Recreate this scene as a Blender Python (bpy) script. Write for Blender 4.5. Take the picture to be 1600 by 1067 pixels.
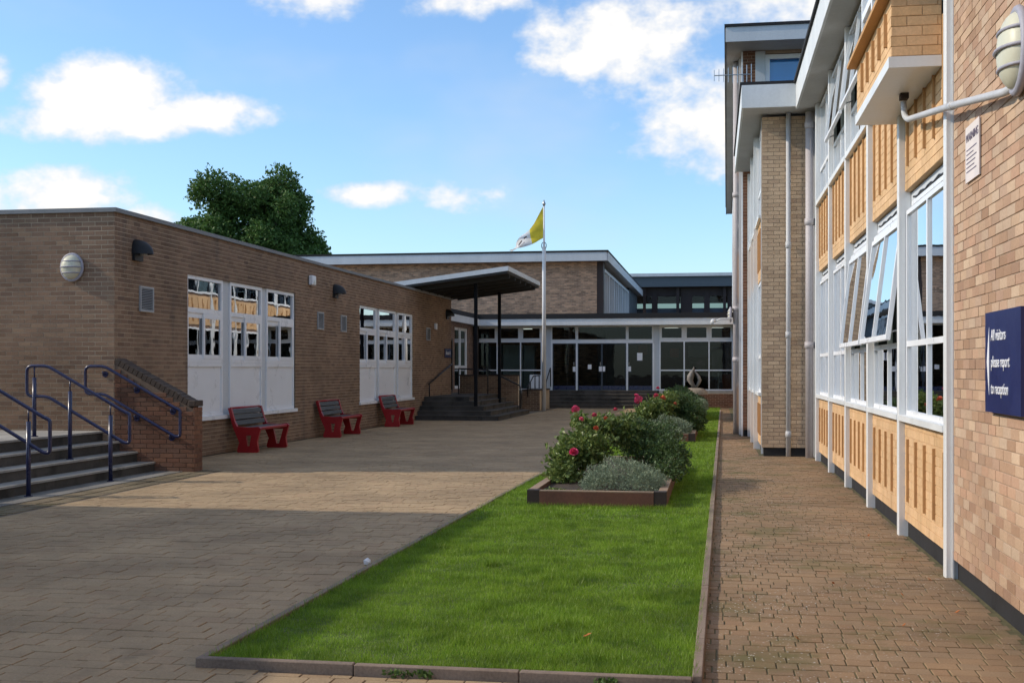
import bpy, bmesh, math, random
import numpy as np
from mathutils import Vector, Matrix
random.seed(7); rng = np.random.default_rng(7)
R = math.radians
scene = bpy.context.scene
for o in list(bpy.data.objects): bpy.data.objects.remove(o)

# ------------------------------------------------------------------ camera
F_PX, CAM_H, HOR = 1900.0, 1.65, 577.0
YAW = math.atan(316 / F_PX)
cd = bpy.data.cameras.new('camera'); cam = bpy.data.objects.new('camera', cd)
scene.collection.objects.link(cam); scene.camera = cam
cam.location = (0, 0, CAM_H); cam.rotation_euler = (R(90), 0, YAW)
cd.sensor_fit = 'HORIZONTAL'; cd.sensor_width = 36; cd.lens = 36 * F_PX / 1600
cd.shift_y = (HOR - 533.5) / 1600; cd.clip_start = .05; cd.clip_end = 3000

# ------------------------------------------------------------------ light
SUN_EL, SUN_AZ = 31.0, 8.0            # azimuth: degrees behind the -X axis
sv = Vector((-math.cos(R(SUN_AZ)) * math.cos(R(SUN_EL)), -math.sin(R(SUN_AZ)) * math.cos(R(SUN_EL)), math.sin(R(SUN_EL))))
sl = bpy.data.lights.new('sun', 'SUN'); sun = bpy.data.objects.new('sun', sl); scene.collection.objects.link(sun)
sl.energy = 2.0; sl.angle = R(.6); sl.color = (1, .88, .71)
sun.rotation_euler = (-sv).to_track_quat('-Z', 'Y').to_euler(); sun.location = (-30, -5, 25)

wd = bpy.data.worlds.new('World'); scene.world = wd; wd.use_nodes = True
nt = wd.node_tree; nt.nodes.clear()
def wn(t, **k):
    n = nt.nodes.new(t)
    for a, b in k.items(): setattr(n, a, b)
    return n
def wl(a, b): nt.links.new(a, b)
def wmath(op, a, b=None, clamp=False):
    n = wn('ShaderNodeMath', operation=op); n.use_clamp = clamp
    for i, v in enumerate((a, b)):
        if v is None: continue
        if isinstance(v, (int, float)): n.inputs[i].default_value = v
        else: wl(v, n.inputs[i])
    return n.outputs[0]
sky = wn('ShaderNodeTexSky', sky_type='NISHITA'); sky.sun_disc = False
sky.sun_elevation = R(SUN_EL); sky.sun_rotation = math.atan2(sv.x, sv.y)
sky.air_density = 1.0; sky.dust_density = .6; sky.ozone_density = 1.2
tc = wn('ShaderNodeTexCoord'); DIR = tc.outputs['Generated']
def wdot(v):
    n = wn('ShaderNodeVectorMath', operation='DOT_PRODUCT'); wl(DIR, n.inputs[0]); n.inputs[1].default_value = v
    return n.outputs['Value']
def wnoise(scale, detail, rough, off=(0, 0, 0), sz=1.0):
    m = wn('ShaderNodeMapping'); wl(DIR, m.inputs[0]); m.inputs['Location'].default_value = off; m.inputs['Scale'].default_value = (1, 1, sz)
    n = wn('ShaderNodeTexNoise'); wl(m.outputs[0], n.inputs['Vector'])
    n.inputs['Scale'].default_value = scale; n.inputs['Detail'].default_value = detail; n.inputs['Roughness'].default_value = rough
    return n.outputs['Fac']
nA = wnoise(9, 5, .58, (3, 1, 2), 1.5); nB = wnoise(26, 4, .6, (5, 3, 1), 1.4); nC = wnoise(4.0, 4, .55, (1.7, 4.1, .6), 1.9)
def pdir(px, py):
    x = (px - 800) / F_PX; z = (HOR - py) / F_PX; c, s = math.cos(YAW), math.sin(YAW)
    return Vector((x * c - s, x * s + c, z)).normalized()
clouds = [(150, 150, 175, 70, 1.0), (290, 182, 150, 40, .9), (60, 185, 130, 34, .9), (60, 318, 200, 56, 1.0), (235, 345, 75, 36, .9), (985, 60, 150, 105, .85), (1110, 165, 125, 110, .7),
          (1200, 10, 170, 60, .75), (590, 302, 85, 19, .65), (735, 303, 68, 30, .85), (490, 2, 90, 36, .6), (730, 0, 110, 28, .5), (-5, 118, 35, 38, .75), (-420, 190, 260, 90, 1.0)]
def wvec(op, a, b=None, c=None):
    n = wn('ShaderNodeVectorMath', operation=op)
    for i, v in enumerate((a, b, c)):
        if v is None: continue
        if isinstance(v, tuple): n.inputs[i].default_value = v
        else: wl(v, n.inputs[i])
    return n.outputs['Value'] if op == 'DOT_PRODUCT' else n.outputs['Vector']
sepd = wn('ShaderNodeSeparateXYZ'); wl(DIR, sepd.inputs[0])
yy_ = wmath('MAXIMUM', sepd.outputs[1], .02)
cmb = wn('ShaderNodeCombineXYZ'); wl(wmath('DIVIDE', sepd.outputs[0], yy_), cmb.inputs[0]); wl(wmath('DIVIDE', sepd.outputs[2], yy_), cmb.inputs[1])
SK = cmb.outputs[0]; tot = None
for (px, py, a, b, k) in clouds:
    d = pdir(px, py); cx, cy = d.x / d.y, d.z / d.y; a = a / F_PX * 1.03; b /= F_PX
    q = wvec('MULTIPLY_ADD', SK, (1 / a, 1 / b, 0.), (-cx / a, -cy / b, 0.)); d2 = wvec('DOT_PRODUCT', q, q)
    n = wn('ShaderNodeMath', operation='MULTIPLY_ADD'); wl(d2, n.inputs[0]); n.inputs[1].default_value = -k; n.inputs[2].default_value = k
    tot = n.outputs[0] if tot is None else wmath('MAXIMUM', tot, n.outputs[0])
tot = wmath('MAXIMUM', tot, -1.6)
nz = wmath('ADD', wmath('MULTIPLY', wmath('SUBTRACT', nA, .5), 3.0), wmath('MULTIPLY', wmath('SUBTRACT', nB, .5), 2.4))
dens = wmath('ADD', tot, nz)
mr = wn('ShaderNodeMapRange', interpolation_type='SMOOTHSTEP'); wl(dens, mr.inputs[0]); mr.inputs[1].default_value = -.26; mr.inputs[2].default_value = .92
mr2 = wn('ShaderNodeMapRange', interpolation_type='SMOOTHSTEP'); wl(nC, mr2.inputs[0]); mr2.inputs[1].default_value = .47; mr2.inputs[2].default_value = .80; mr2.inputs[4].default_value = .45
sepz = wn('ShaderNodeSeparateXYZ'); wl(DIR, sepz.inputs[0])
elv = wn('ShaderNodeMapRange', interpolation_type='SMOOTHSTEP'); wl(sepz.outputs[2], elv.inputs[0]); elv.inputs[1].default_value = .27; elv.inputs[2].default_value = .62
hi = wmath('ADD', nC, wmath('ADD', wmath('MULTIPLY', wmath('SUBTRACT', nA, .5), .55), wmath('MULTIPLY', elv.outputs[0], .14)))
mr3 = wn('ShaderNodeMapRange', interpolation_type='SMOOTHSTEP'); wl(hi, mr3.inputs[0]); mr3.inputs[1].default_value = .54; mr3.inputs[2].default_value = .74  # unseen cloud cover overhead, added to make the fill light whiter
cov = wmath('MAXIMUM', wmath('MAXIMUM', mr.outputs[0], mr2.outputs[0]), wmath('MULTIPLY', mr3.outputs[0], elv.outputs[0]), True)
shade = wn('ShaderNodeMapRange'); wl(wmath('ADD', dens, wmath('MULTIPLY', nB, .7)), shade.inputs[0]); shade.inputs[1].default_value = .2; shade.inputs[2].default_value = 1.5
ccol = wn('ShaderNodeMix', data_type='RGBA'); wl(shade.outputs[0], ccol.inputs['Factor'])
SKYV = 4.3
ccol.inputs['A'].default_value = (.62 * SKYV, .69 * SKYV, .80 * SKYV, 1); ccol.inputs['B'].default_value = (1.02 * SKYV, .98 * SKYV, .92 * SKYV, 1)
smul = wn('ShaderNodeMix', data_type='RGBA', blend_type='MULTIPLY'); smul.inputs['Factor'].default_value = 1
wl(sky.outputs[0], smul.inputs['A']); smul.inputs['B'].default_value = (.58, .71, .84, 1)
skm = wn('ShaderNodeMix', data_type='RGBA'); wl(cov, skm.inputs['Factor']); wl(smul.outputs['Result'], skm.inputs['A']); wl(ccol.outputs['Result'], skm.inputs['B'])
bg = wn('ShaderNodeBackground'); bg.inputs['Strength'].default_value = .15; wl(skm.outputs['Result'], bg.inputs['Color'])
wd.cycles.sampling_method = 'MANUAL'; wd.cycles.sample_map_resolution = 512
wo = wn('ShaderNodeOutputWorld'); wl(bg.outputs[0], wo.inputs[0])
vs = scene.view_settings; vs.view_transform = 'Standard'; vs.look = 'None'; vs.gamma = 1; vs.use_curve_mapping = False
vs.exposure = 0.80

# ------------------------------------------------------------------ materials
MATS = {}
def newmat(name):
    m = bpy.data.materials.new(name); m.use_nodes = True; MATS[name] = m
    t = m.node_tree; b = t.nodes['Principled BSDF']
    return m, t, b
def ramp(t, fac, cols):
    r = t.nodes.new('ShaderNodeValToRGB'); e = r.color_ramp.elements
    while len(e) < len(cols): e.new(.5)
    for i, c in enumerate(cols):
        e[i].position = i / max(1, len(cols) - 1); e[i].color = (*c, 1)
    t.links.new(fac, r.inputs[0]); return r.outputs[0]
def tmath(t, op, a, b=None, clamp=False):
    n = t.nodes.new('ShaderNodeMath'); n.operation = op; n.use_clamp = clamp
    for i, v in enumerate((a, b)):
        if v is None: continue
        if isinstance(v, (int, float)): n.inputs[i].default_value = v
        else: t.links.new(v, n.inputs[i])
    return n.outputs[0]
def tnoise(t, scale, detail=4, rough=.55, vec=None, sc=(1, 1, 1)):
    n = t.nodes.new('ShaderNodeTexNoise'); n.inputs['Scale'].default_value = scale; n.inputs['Detail'].default_value = detail; n.inputs['Roughness'].default_value = rough
    if vec is None:
        g = t.nodes.new('ShaderNodeNewGeometry'); vec = g.outputs['Position']
    if sc != (1, 1, 1):
        m = t.nodes.new('ShaderNodeMapping'); m.inputs['Scale'].default_value = sc; t.links.new(vec, m.inputs[0]); vec = m.outputs[0]
    t.links.new(vec, n.inputs['Vector']); return n.outputs['Fac']
def tmix(t, a, b, fac, blend='MIX'):
    n = t.nodes.new('ShaderNodeMix'); n.data_type = 'RGBA'; n.blend_type = blend
    for k, v in (('A', a), ('B', b)):
        if isinstance(v, tuple): n.inputs[k].default_value = (*v, 1)
        else: t.links.new(v, n.inputs[k])
    if isinstance(fac, (int, float)): n.inputs['Factor'].default_value = fac
    else: t.links.new(fac, n.inputs['Factor'])
    return n.outputs['Result']
def trange(t, v, a, b, c=0., d=1.):
    n = t.nodes.new('ShaderNodeMapRange'); n.inputs[1].default_value = a; n.inputs[2].default_value = b; n.inputs[3].default_value = c; n.inputs[4].default_value = d
    t.links.new(v, n.inputs[0]); return n.outputs[0]
def tbump(t, b, h, strength, dist):
    n = t.nodes.new('ShaderNodeBump'); n.inputs['Strength'].default_value = strength; n.inputs['Distance'].default_value = dist
    t.links.new(h, n.inputs['Height']); t.links.new(n.outputs[0], b.inputs['Normal'])
def pieces(name, cols, rough=.85, fine=60, fine_amt=.25, big=.7, big_amt=.3, bump=.4, bdist=.003, stain=None, specks=None, sc=(1, 1, 1)):
    """pieces whose colour varies from one to the next, with grain, wear and blotches"""
    m, t, b = newmat(name)
    g = t.nodes.new('ShaderNodeNewGeometry'); oi = t.nodes.new('ShaderNodeObjectInfo')
    rnd = tmath(t, 'FRACT', tmath(t, 'ADD', g.outputs['Random Per Island'], oi.outputs['Random']))
    col = ramp(t, rnd, cols)
    f = tnoise(t, fine, 5, .65); B = tnoise(t, big, 5, .6, sc=sc)
    v = tmath(t, 'ADD', trange(t, f, .25, .75, -fine_amt, fine_amt), trange(t, B, .3, .7, -big_amt, big_amt))
    v = tmath(t, 'ADD', v, 1.0)
    cc = t.nodes.new('ShaderNodeCombineColor')
    for i in range(3): t.links.new(v, cc.inputs[i])
    col = tmix(t, col, cc.outputs[0], 1.0, 'MULTIPLY')
    if stain:
        sn = tnoise(t, stain[1], 6, .65, sc=stain[3] if len(stain) > 3 else (1, 1, 1))
        col = tmix(t, col, stain[0], trange(t, sn, stain[2], stain[2] + .14, 0, .85))
    if specks:
        vo = t.nodes.new('ShaderNodeTexVoronoi'); vo.inputs['Scale'].default_value = specks[1]; t.links.new(g.outputs['Position'], vo.inputs['Vector'])
        mask = tnoise(t, .9, 4, .6)
        sp = tmath(t, 'MULTIPLY', trange(t, vo.outputs['Distance'], specks[2] + .06, specks[2], 0, 1), trange(t, mask, .44, .6, 0, 1), True)
        col = tmix(t, col, specks[0], tmath(t, 'MULTIPLY', sp, .8))
    t.links.new(col, b.inputs['Base Color']); b.inputs['Roughness'].default_value = rough
    b.inputs['Specular IOR Level'].default_value = .25
    if bump: tbump(t, b, f, bump, bdist)
    return m
def paint(name, col, rough=.45, dirt=.12, metal=0, scale=3, spec=.4, bump=0, streak=False):
    m, t, b = newmat(name)
    n = tnoise(t, scale, 6, .65, sc=(1, 1, .25) if streak else (1, 1, 1)); n2 = tnoise(t, scale * 14, 3, .6)
    v = tmath(t, 'ADD', trange(t, n, .3, .7, 1 - dirt, 1 + dirt * .4), trange(t, n2, .3, .7, -dirt * .3, dirt * .3))
    cc = t.nodes.new('ShaderNodeCombineColor')
    for i in range(3): t.links.new(v, cc.inputs[i])
    t.links.new(tmix(t, tuple(col), cc.outputs[0], 1.0, 'MULTIPLY'), b.inputs['Base Color'])
    t.links.new(trange(t, n, .3, .7, rough * .8, min(1, rough * 1.25)), b.inputs['Roughness'])
    b.inputs['Metallic'].default_value = metal; b.inputs['Specular IOR Level'].default_value = spec
    if bump: tbump(t, b, n2, bump, .003)
    return m
def glassmat(name, tint=(.75, .8, .8), refl=1.0, wave=.0, wscale=3.0):
    m = bpy.data.materials.new(name); m.use_nodes = True; t = m.node_tree; t.nodes.clear(); MATS[name] = m
    tr = t.nodes.new('ShaderNodeBsdfTransparent'); tr.inputs[0].default_value = (*tint, 1)
    gl = t.nodes.new('ShaderNodeBsdfGlossy'); gl.inputs['Roughness'].default_value = .01; gl.inputs[0].default_value = (.95, .97, 1, 1)
    fr = t.nodes.new('ShaderNodeFresnel'); fr.inputs['IOR'].default_value = 1.52
    fac = tmath(t, 'MULTIPLY', fr.outputs[0], 1.75 * refl, True)
    if wave:
        n = tnoise(t, wscale, 2, .5); bp = t.nodes.new('ShaderNodeBump'); bp.inputs['Strength'].default_value = 1; bp.inputs['Distance'].default_value = wave
        t.links.new(n, bp.inputs['Height']); t.links.new(bp.outputs[0], gl.inputs['Normal'])
    mx = t.nodes.new('ShaderNodeMixShader'); t.links.new(fac, mx.inputs[0]); t.links.new(tr.outputs[0], mx.inputs[1]); t.links.new(gl.outputs[0], mx.inputs[2])
    o = t.nodes.new('ShaderNodeOutputMaterial'); t.links.new(mx.outputs[0], o.inputs[0]); return m
def leafmat(name, cols, rough=.5, trans=.25):
    m, t, b = newmat(name)
    g = t.nodes.new('ShaderNodeNewGeometry')
    col = ramp(t, g.outputs['Random Per Island'], cols)
    n = tnoise(t, 2.2, 3, .5); v = trange(t, n, .3, .7, .75, 1.25)
    cc = t.nodes.new('ShaderNodeCombineColor')
    for i in range(3): t.links.new(v, cc.inputs[i])
    col = tmix(t, col, cc.outputs[0], 1.0, 'MULTIPLY')
    t.links.new(col, b.inputs['Base Color']); b.inputs['Roughness'].default_value = rough; b.inputs['Specular IOR Level'].default_value = .3
    td = t.nodes.new('ShaderNodeBsdfTranslucent'); t.links.new(col, td.inputs[0])
    mx = t.nodes.new('ShaderNodeMixShader'); mx.inputs[0].default_value = trans
    t.links.new(b.outputs[0], mx.inputs[1]); t.links.new(td.outputs[0], mx.inputs[2])
    t.links.new(mx.outputs[0], t.nodes['Material Output'].inputs[0]); return m

pieces('brown_brick', [(0.171, 0.106, 0.068), (0.220, 0.138, 0.090), (0.261, 0.172, 0.111), (0.191, 0.125, 0.085), (0.241, 0.152, 0.099), (0.151, 0.097, 0.068)], big=.55, big_amt=.28, stain=((.10, .08, .066), 1.0, .585, (1.4, 1.4, .14)))
paint('brown_mortar', (0.452, 0.354, 0.247), .95, .3, scale=1.2)
pieces('pink_brick', [(.33, .20, .125), (.42, .27, .175), (.49, .34, .225), (.36, .215, .14), (.54, .39, .265), (.45, .275, .18), (.40, .26, .18), (.50, .37, .26), (.31, .185, .12)], big=.9, big_amt=.14, fine=45, fine_amt=.15)
paint('pink_mortar', (0.418, 0.310, 0.223), .95, .2, scale=1.5)
pieces('tan_brick', [(0.442, 0.319, 0.213), (0.507, 0.369, 0.247), (0.546, 0.406, 0.276), (0.468, 0.344, 0.230), (0.390, 0.275, 0.190)], big=.8, big_amt=.18)
paint('parapet_mortar', (.17, .12, .085), .95, .25)
paint('tan_mortar', (0.260, 0.206, 0.156), .95, .2)
pieces('red_brick', [(0.145, 0.068, 0.043), (0.184, 0.086, 0.053), (0.153, 0.082, 0.055), (0.207, 0.100, 0.059), (0.122, 0.060, 0.039)], big=.9, big_amt=.3)
pieces('orange_brick', [(0.580, 0.371, 0.193), (0.621, 0.405, 0.220), (0.652, 0.427, 0.239), (0.600, 0.382, 0.199)], big=1.6, big_amt=.16, fine=50, fine_amt=.14, sc=(1, 1, .3), stain=((.40, .25, .12), 1.5, .60, (1.2, 1.2, .2)))
paint('orange_mortar', (0.617, 0.410, 0.226), .9, .12)
paint('rib_brick', (.50, .285, .125), .85, .15)
pieces('paver', [(0.338, 0.235, 0.135), (0.355, 0.253, 0.147), (0.327, 0.233, 0.138), (0.365, 0.259, 0.152), (0.327, 0.222, 0.130)], fine=60, fine_amt=.22, big=.8, big_amt=.24, bump=.5, bdist=.002, stain=((.20, .145, .085), 1.3, .60), specks=((.42, .40, .36), 38, .10))
pieces('path_paver', [(0.231, 0.150, 0.084), (0.256, 0.169, 0.097), (0.246, 0.170, 0.102), (0.272, 0.176, 0.098), (0.220, 0.150, 0.088), (0.261, 0.162, 0.090)], fine=80, fine_amt=.22, big=.8, big_amt=.22, bump=.6, bdist=.003, stain=((.125, .11, .042), 1.1, .52), specks=((.58, .55, .50), 30, .15))
pieces('edging_brick', [(.15, .115, .07), (.18, .14, .085), (.165, .13, .085)], fine=50, fine_amt=.3, big=1.5, big_amt=.3, stain=((.10, .095, .045), 2, .52))
paint('joint_sand', (.15, .115, .08), 1, .35, scale=4)
paint('path_joint', (.135, .115, .05), 1, .4, scale=5)
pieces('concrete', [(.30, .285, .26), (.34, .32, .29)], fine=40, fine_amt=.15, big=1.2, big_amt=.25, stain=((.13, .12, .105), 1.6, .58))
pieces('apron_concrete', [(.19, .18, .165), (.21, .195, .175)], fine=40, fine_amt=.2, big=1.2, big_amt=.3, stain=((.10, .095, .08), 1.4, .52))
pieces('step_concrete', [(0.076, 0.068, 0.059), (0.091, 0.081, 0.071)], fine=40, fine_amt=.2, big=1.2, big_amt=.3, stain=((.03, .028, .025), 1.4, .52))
pieces('kerb_concrete', [(0.198, 0.152, 0.120), (0.238, 0.183, 0.144), (0.218, 0.161, 0.123)], fine=60, fine_amt=.25, big=1.4, big_amt=.3, stain=((.26, .13, .085), 1.1, .60))
paint('white_paint', (0.713, 0.723, 0.724), .4, .08, scale=2.5, streak=True)
paint('upvc', (0.816, 0.826, 0.847), .3, .05, scale=2)
paint('grey_white', (.58, .61, .64), .5, .12, scale=1.6, streak=True)
paint('pale_fascia', (.66, .68, .69), .5, .12, scale=1.3, streak=True)
paint('soffit', (.50, .50, .49), .7, .15, scale=1.5)
paint('black_felt', (.022, .022, .024), .9, .3)
paint('plinth_black', (.022, .021, .022), .8, .3)
paint('grey_metal', (.38, .39, .40), .45, .15)
paint('lead_trim', (.20, .205, .21), .55, .2)
paint('pipe_grey', (.44, .40, .40), .5, .18, scale=1.5, streak=True)
paint('pipe_light', (.50, .50, .51), .5, .15, scale=1.5, streak=True)
paint('navy_paint', (.018, .022, .075), .28, .2, spec=.6)
paint('navy_sign', (.012, .018, .095), .35, .08, spec=.5)
paint('sign_white', (.82, .82, .84), .5, .03)
paint('black_paint', (.012, .012, .014), .5, .2)
paint('dark_post', (.008, .008, .010), .7, .2, spec=.15)
paint('red_paint', (.33, .009, .013), .4, .15, spec=.5)
paint('grey_slat', (.070, .074, .076), .6, .2, scale=8)
paint('canopy_under', (.045, .044, .042), .8, .2)
paint('cream_lens', (.62, .60, .46), .4, .08)
paint('lamp_trim', (.36, .35, .40), .5, .15)
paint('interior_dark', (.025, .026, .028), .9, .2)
paint('interior_mid', (.26, .27, .27), .9, .1)
paint('interior_white', (.80, .84, .80), .8, .08)
paint('curtain', (.50, .52, .53), .9, .2, scale=6)
paint('room_curtain', (.22, .23, .23), .9, .2, scale=6)
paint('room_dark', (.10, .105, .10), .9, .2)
paint('blue_curtain', (.10, .13, .20), .9, .2, scale=6)
paint('sky_reflection_blue', (.07, .40, .85), .8, .06)  # blue of the reflected sky, put into a flat colour
paint('red_item', (.35, .05, .02), .7, .1)
paint('timber', (.155, .068, .045), .75, .35, scale=2.5, bump=.3)
paint('timber_top', (.30, .21, .145), .8, .3, scale=3, bump=.3)
paint('timber_dark', (.045, .032, .028), .85, .3)
paint('brown_fin', (.045, .027, .023), .6, .2)
paint('slate_fascia', (.10, .118, .135), .5, .1)
paint('blue_panel', (.055, .07, .09), .5, .2)
paint('soil', (.06, .042, .03), 1, .4, scale=9, bump=.5)
paint('turf_soil', (.09, .13, .03), 1, .4, scale=6)
paint('bark', (.075, .06, .045), .95, .35, scale=6, bump=.5)
paint('stem_green', (.09, .11, .04), .7, .3)
leafmat('flag_yellow', [(.78, .62, .06), (.78, .62, .06)], .8, .5)
leafmat('flag_white', [(.75, .75, .75), (.75, .75, .75)], .8, .5)
paint('emblem_brown', (.16, .09, .06), .8, .2)
paint('pole_white', (.70, .70, .70), .35, .1, streak=True)
paint('steel', (.42, .43, .44), .35, .15, metal=.8)
paint('stone', (.30, .25, .20), .85, .3, scale=6, bump=.4)
paint('shell', (.24, .22, .205), .55, .35, scale=5)
paint('pink_petal', (.80, .10, .24), .6, .25, scale=30)
paint('red_petal', (.72, .10, .18), .6, .25, scale=30)
paint('coral_petal', (.68, .16, .085), .6, .25, scale=30)
paint('dry_leaf', (.42, .14, .04), .8, .3, scale=40)
paint('coping', (.075, .054, .042), .95, .35, scale=3, bump=.5)
paint('pale_board', (.70, .63, .60), .7, .08, scale=8)
paint('notice_ink', (.13, .11, .16), .8, .1)
glassmat('clear_glass', (.93, .95, .96), 1.0, .0004, 2.0)
glassmat('glass', (.42, .48, .47), 1.35, .0006, 2.2)
glassmat('wavy_glass', (.50, .54, .54), 1.7, .0012, 1.5)
glassmat('dark_glass', (.54, .58, .57), .28, .0008, 2.0)
glassmat('top_glass', (.30, .36, .42), 2.2, .0004, 2.0)
leafmat('grass_blade', [(0.124, 0.227, 0.020), (0.192, 0.326, 0.029), (0.259, 0.405, 0.044), (0.153, 0.276, 0.022), (0.230, 0.380, 0.034), (0.383, 0.483, 0.131)], .45, .45)
t = MATS['grass_blade'].node_tree; b = t.nodes['Principled BSDF']; src = b.inputs['Base Color'].links[0].from_socket
pc = tmix(t, src, (.27, .37, .045), trange(t, tnoise(t, 1.1, 4, .6), .52, .74, 0, .45)); pc = tmix(t, pc, (.06, .14, .022), trange(t, tnoise(t, 3.7, 4, .65), .50, .72, 0, .75))
for n in list(t.nodes):
    if n.type == 'BSDF_TRANSLUCENT': t.links.new(pc, n.inputs[0])
t.links.new(pc, b.inputs['Base Color'])
leafmat('tree_leaf', [(0.046, 0.101, 0.022), (0.072, 0.140, 0.028), (0.095, 0.172, 0.035), (0.058, 0.117, 0.025)], .55, .2)
leafmat('rose_leaf', [(0.091, 0.142, 0.038), (0.132, 0.189, 0.047), (0.181, 0.236, 0.062), (0.102, 0.161, 0.047), (0.243, 0.283, 0.086)], .4, .2)
leafmat('dark_leaf', [(0.042, 0.078, 0.026), (0.062, 0.109, 0.032), (0.084, 0.140, 0.042), (0.053, 0.097, 0.030)], .45, .15)
leafmat('grey_leaf', [(0.171, 0.227, 0.152), (0.239, 0.293, 0.198), (0.205, 0.269, 0.175), (0.307, 0.353, 0.244)], .7, .15)
leafmat('weed_leaf', [(.07, .12, .03), (.09, .15, .04)], .5, .2)
def brick_tex(name, c1, c2, mo, axis):
    m, t, b = newmat(name); g = t.nodes.new('ShaderNodeNewGeometry'); s = t.nodes.new('ShaderNodeSeparateXYZ'); c = t.nodes.new('ShaderNodeCombineXYZ')
    t.links.new(g.outputs['Position'], s.inputs[0]); t.links.new(s.outputs[axis], c.inputs[0]); t.links.new(s.outputs[2], c.inputs[1])
    br = t.nodes.new('ShaderNodeTexBrick'); t.links.new(c.outputs[0], br.inputs['Vector']); br.inputs['Scale'].default_value = 1
    br.inputs['Color1'].default_value = (*c1, 1); br.inputs['Color2'].default_value = (*c2, 1); br.inputs['Mortar'].default_value = (*mo, 1)
    br.inputs['Brick Width'].default_value = .225; br.inputs['Row Height'].default_value = .075; br.inputs['Mortar Size'].default_value = .006; br.inputs['Bias'].default_value = -.1
    n = tnoise(t, 2.5, 5, .7, vec=c.outputs[0], sc=(1, 3, 1)); n2 = tnoise(t, .6, 4, .6)
    v = tmath(t, 'ADD', trange(t, n, .3, .7, .6, 1.35), trange(t, n2, .3, .7, -.12, .12))
    cc = t.nodes.new('ShaderNodeCombineColor')
    for i in range(3): t.links.new(v, cc.inputs[i])
    t.links.new(tmix(t, br.outputs['Color'], cc.outputs[0], 1.0, 'MULTIPLY'), b.inputs['Base Color']); b.inputs['Roughness'].default_value = .9
brick_tex('hall_brick', (.58, .34, .21), (.27, .165, .11), (.48, .36, .26), 0)
brick_tex('side_brick', (.22, .13, .09), (.15, .10, .075), (.22, .18, .14), 1)
m, t, b = newmat('light_tube'); b.inputs['Emission Color'].default_value = (1, .97, .9, 1); b.inputs['Emission Strength'].default_value = 1.2; b.inputs['Base Color'].default_value = (.8, .8, .8, 1)

# ------------------------------------------------------------------ helpers
COL = scene.collection
def M_(m): return MATS[m] if isinstance(m, str) else m
def wloc(o):
    v = Vector((0, 0, 0))
    while o is not None: v += o.location; o = o.parent
    return v
def tag(o, label=None, cat=None, group=None, kind=None):
    if label: o['label'] = label
    if cat: o['category'] = cat
    if group: o['group'] = group
    if kind: o['kind'] = kind
    return o
def thing(name, loc, label, cat, group=None):
    o = bpy.data.objects.new(name, None); COL.objects.link(o); o.location = loc; o.empty_display_size = .2
    return tag(o, label, cat, group)
def link_mesh(name, me, mat, parent, c):
    o = bpy.data.objects.new(name, me); COL.objects.link(o)
    if mat and not me.materials: me.materials.append(M_(mat))
    if parent is not None: o.parent = parent; o.location = Vector(c) - wloc(parent)
    else: o.location = c
    return o
BF = np.array([[0, 3, 2, 1], [4, 5, 6, 7], [0, 1, 5, 4], [1, 2, 6, 5], [2, 3, 7, 6], [3, 0, 4, 7]])
def np_mesh(name, V, Fq):
    me = bpy.data.meshes.new(name); V = np.ascontiguousarray(V, np.float32); Fq = np.ascontiguousarray(Fq, np.int32); k = Fq.shape[1]
    me.vertices.add(len(V)); me.vertices.foreach_set('co', V.ravel())
    me.loops.add(Fq.size); me.loops.foreach_set('vertex_index', Fq.ravel())
    me.polygons.add(len(Fq)); me.polygons.foreach_set('loop_start', np.arange(0, Fq.size, k, dtype=np.int32)); me.polygons.foreach_set('loop_total', np.full(len(Fq), k, np.int32))
    me.polygons.foreach_set('use_smooth', np.zeros(len(Fq), bool)); me.update(calc_edges=True); return me
def boxes(name, L, mat, parent, kind=None):
    """many axis-aligned boxes (x0,x1,y0,y1,z0,z1) in one mesh"""
    A = np.array(L, float); c = (A.reshape(-1, 3, 2).min(2).min(0) + A.reshape(-1, 3, 2).max(2).max(0)) / 2
    x0, x1 = np.minimum(A[:, 0], A[:, 1]), np.maximum(A[:, 0], A[:, 1]); y0, y1 = np.minimum(A[:, 2], A[:, 3]), np.maximum(A[:, 2], A[:, 3]); z0, z1 = np.minimum(A[:, 4], A[:, 5]), np.maximum(A[:, 4], A[:, 5])
    P = np.stack([np.stack(p, 1) for p in ((x0, y0, z0), (x1, y0, z0), (x1, y1, z0), (x0, y1, z0), (x0, y0, z1), (x1, y0, z1), (x1, y1, z1), (x0, y1, z1))], 1) - c
    Fq = (BF[None] + 8 * np.arange(len(A))[:, None, None]).reshape(-1, 4)
    o = link_mesh(name, np_mesh(name, P.reshape(-1, 3), Fq), mat, parent, c)
    if kind: o['kind'] = kind
    return o
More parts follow.
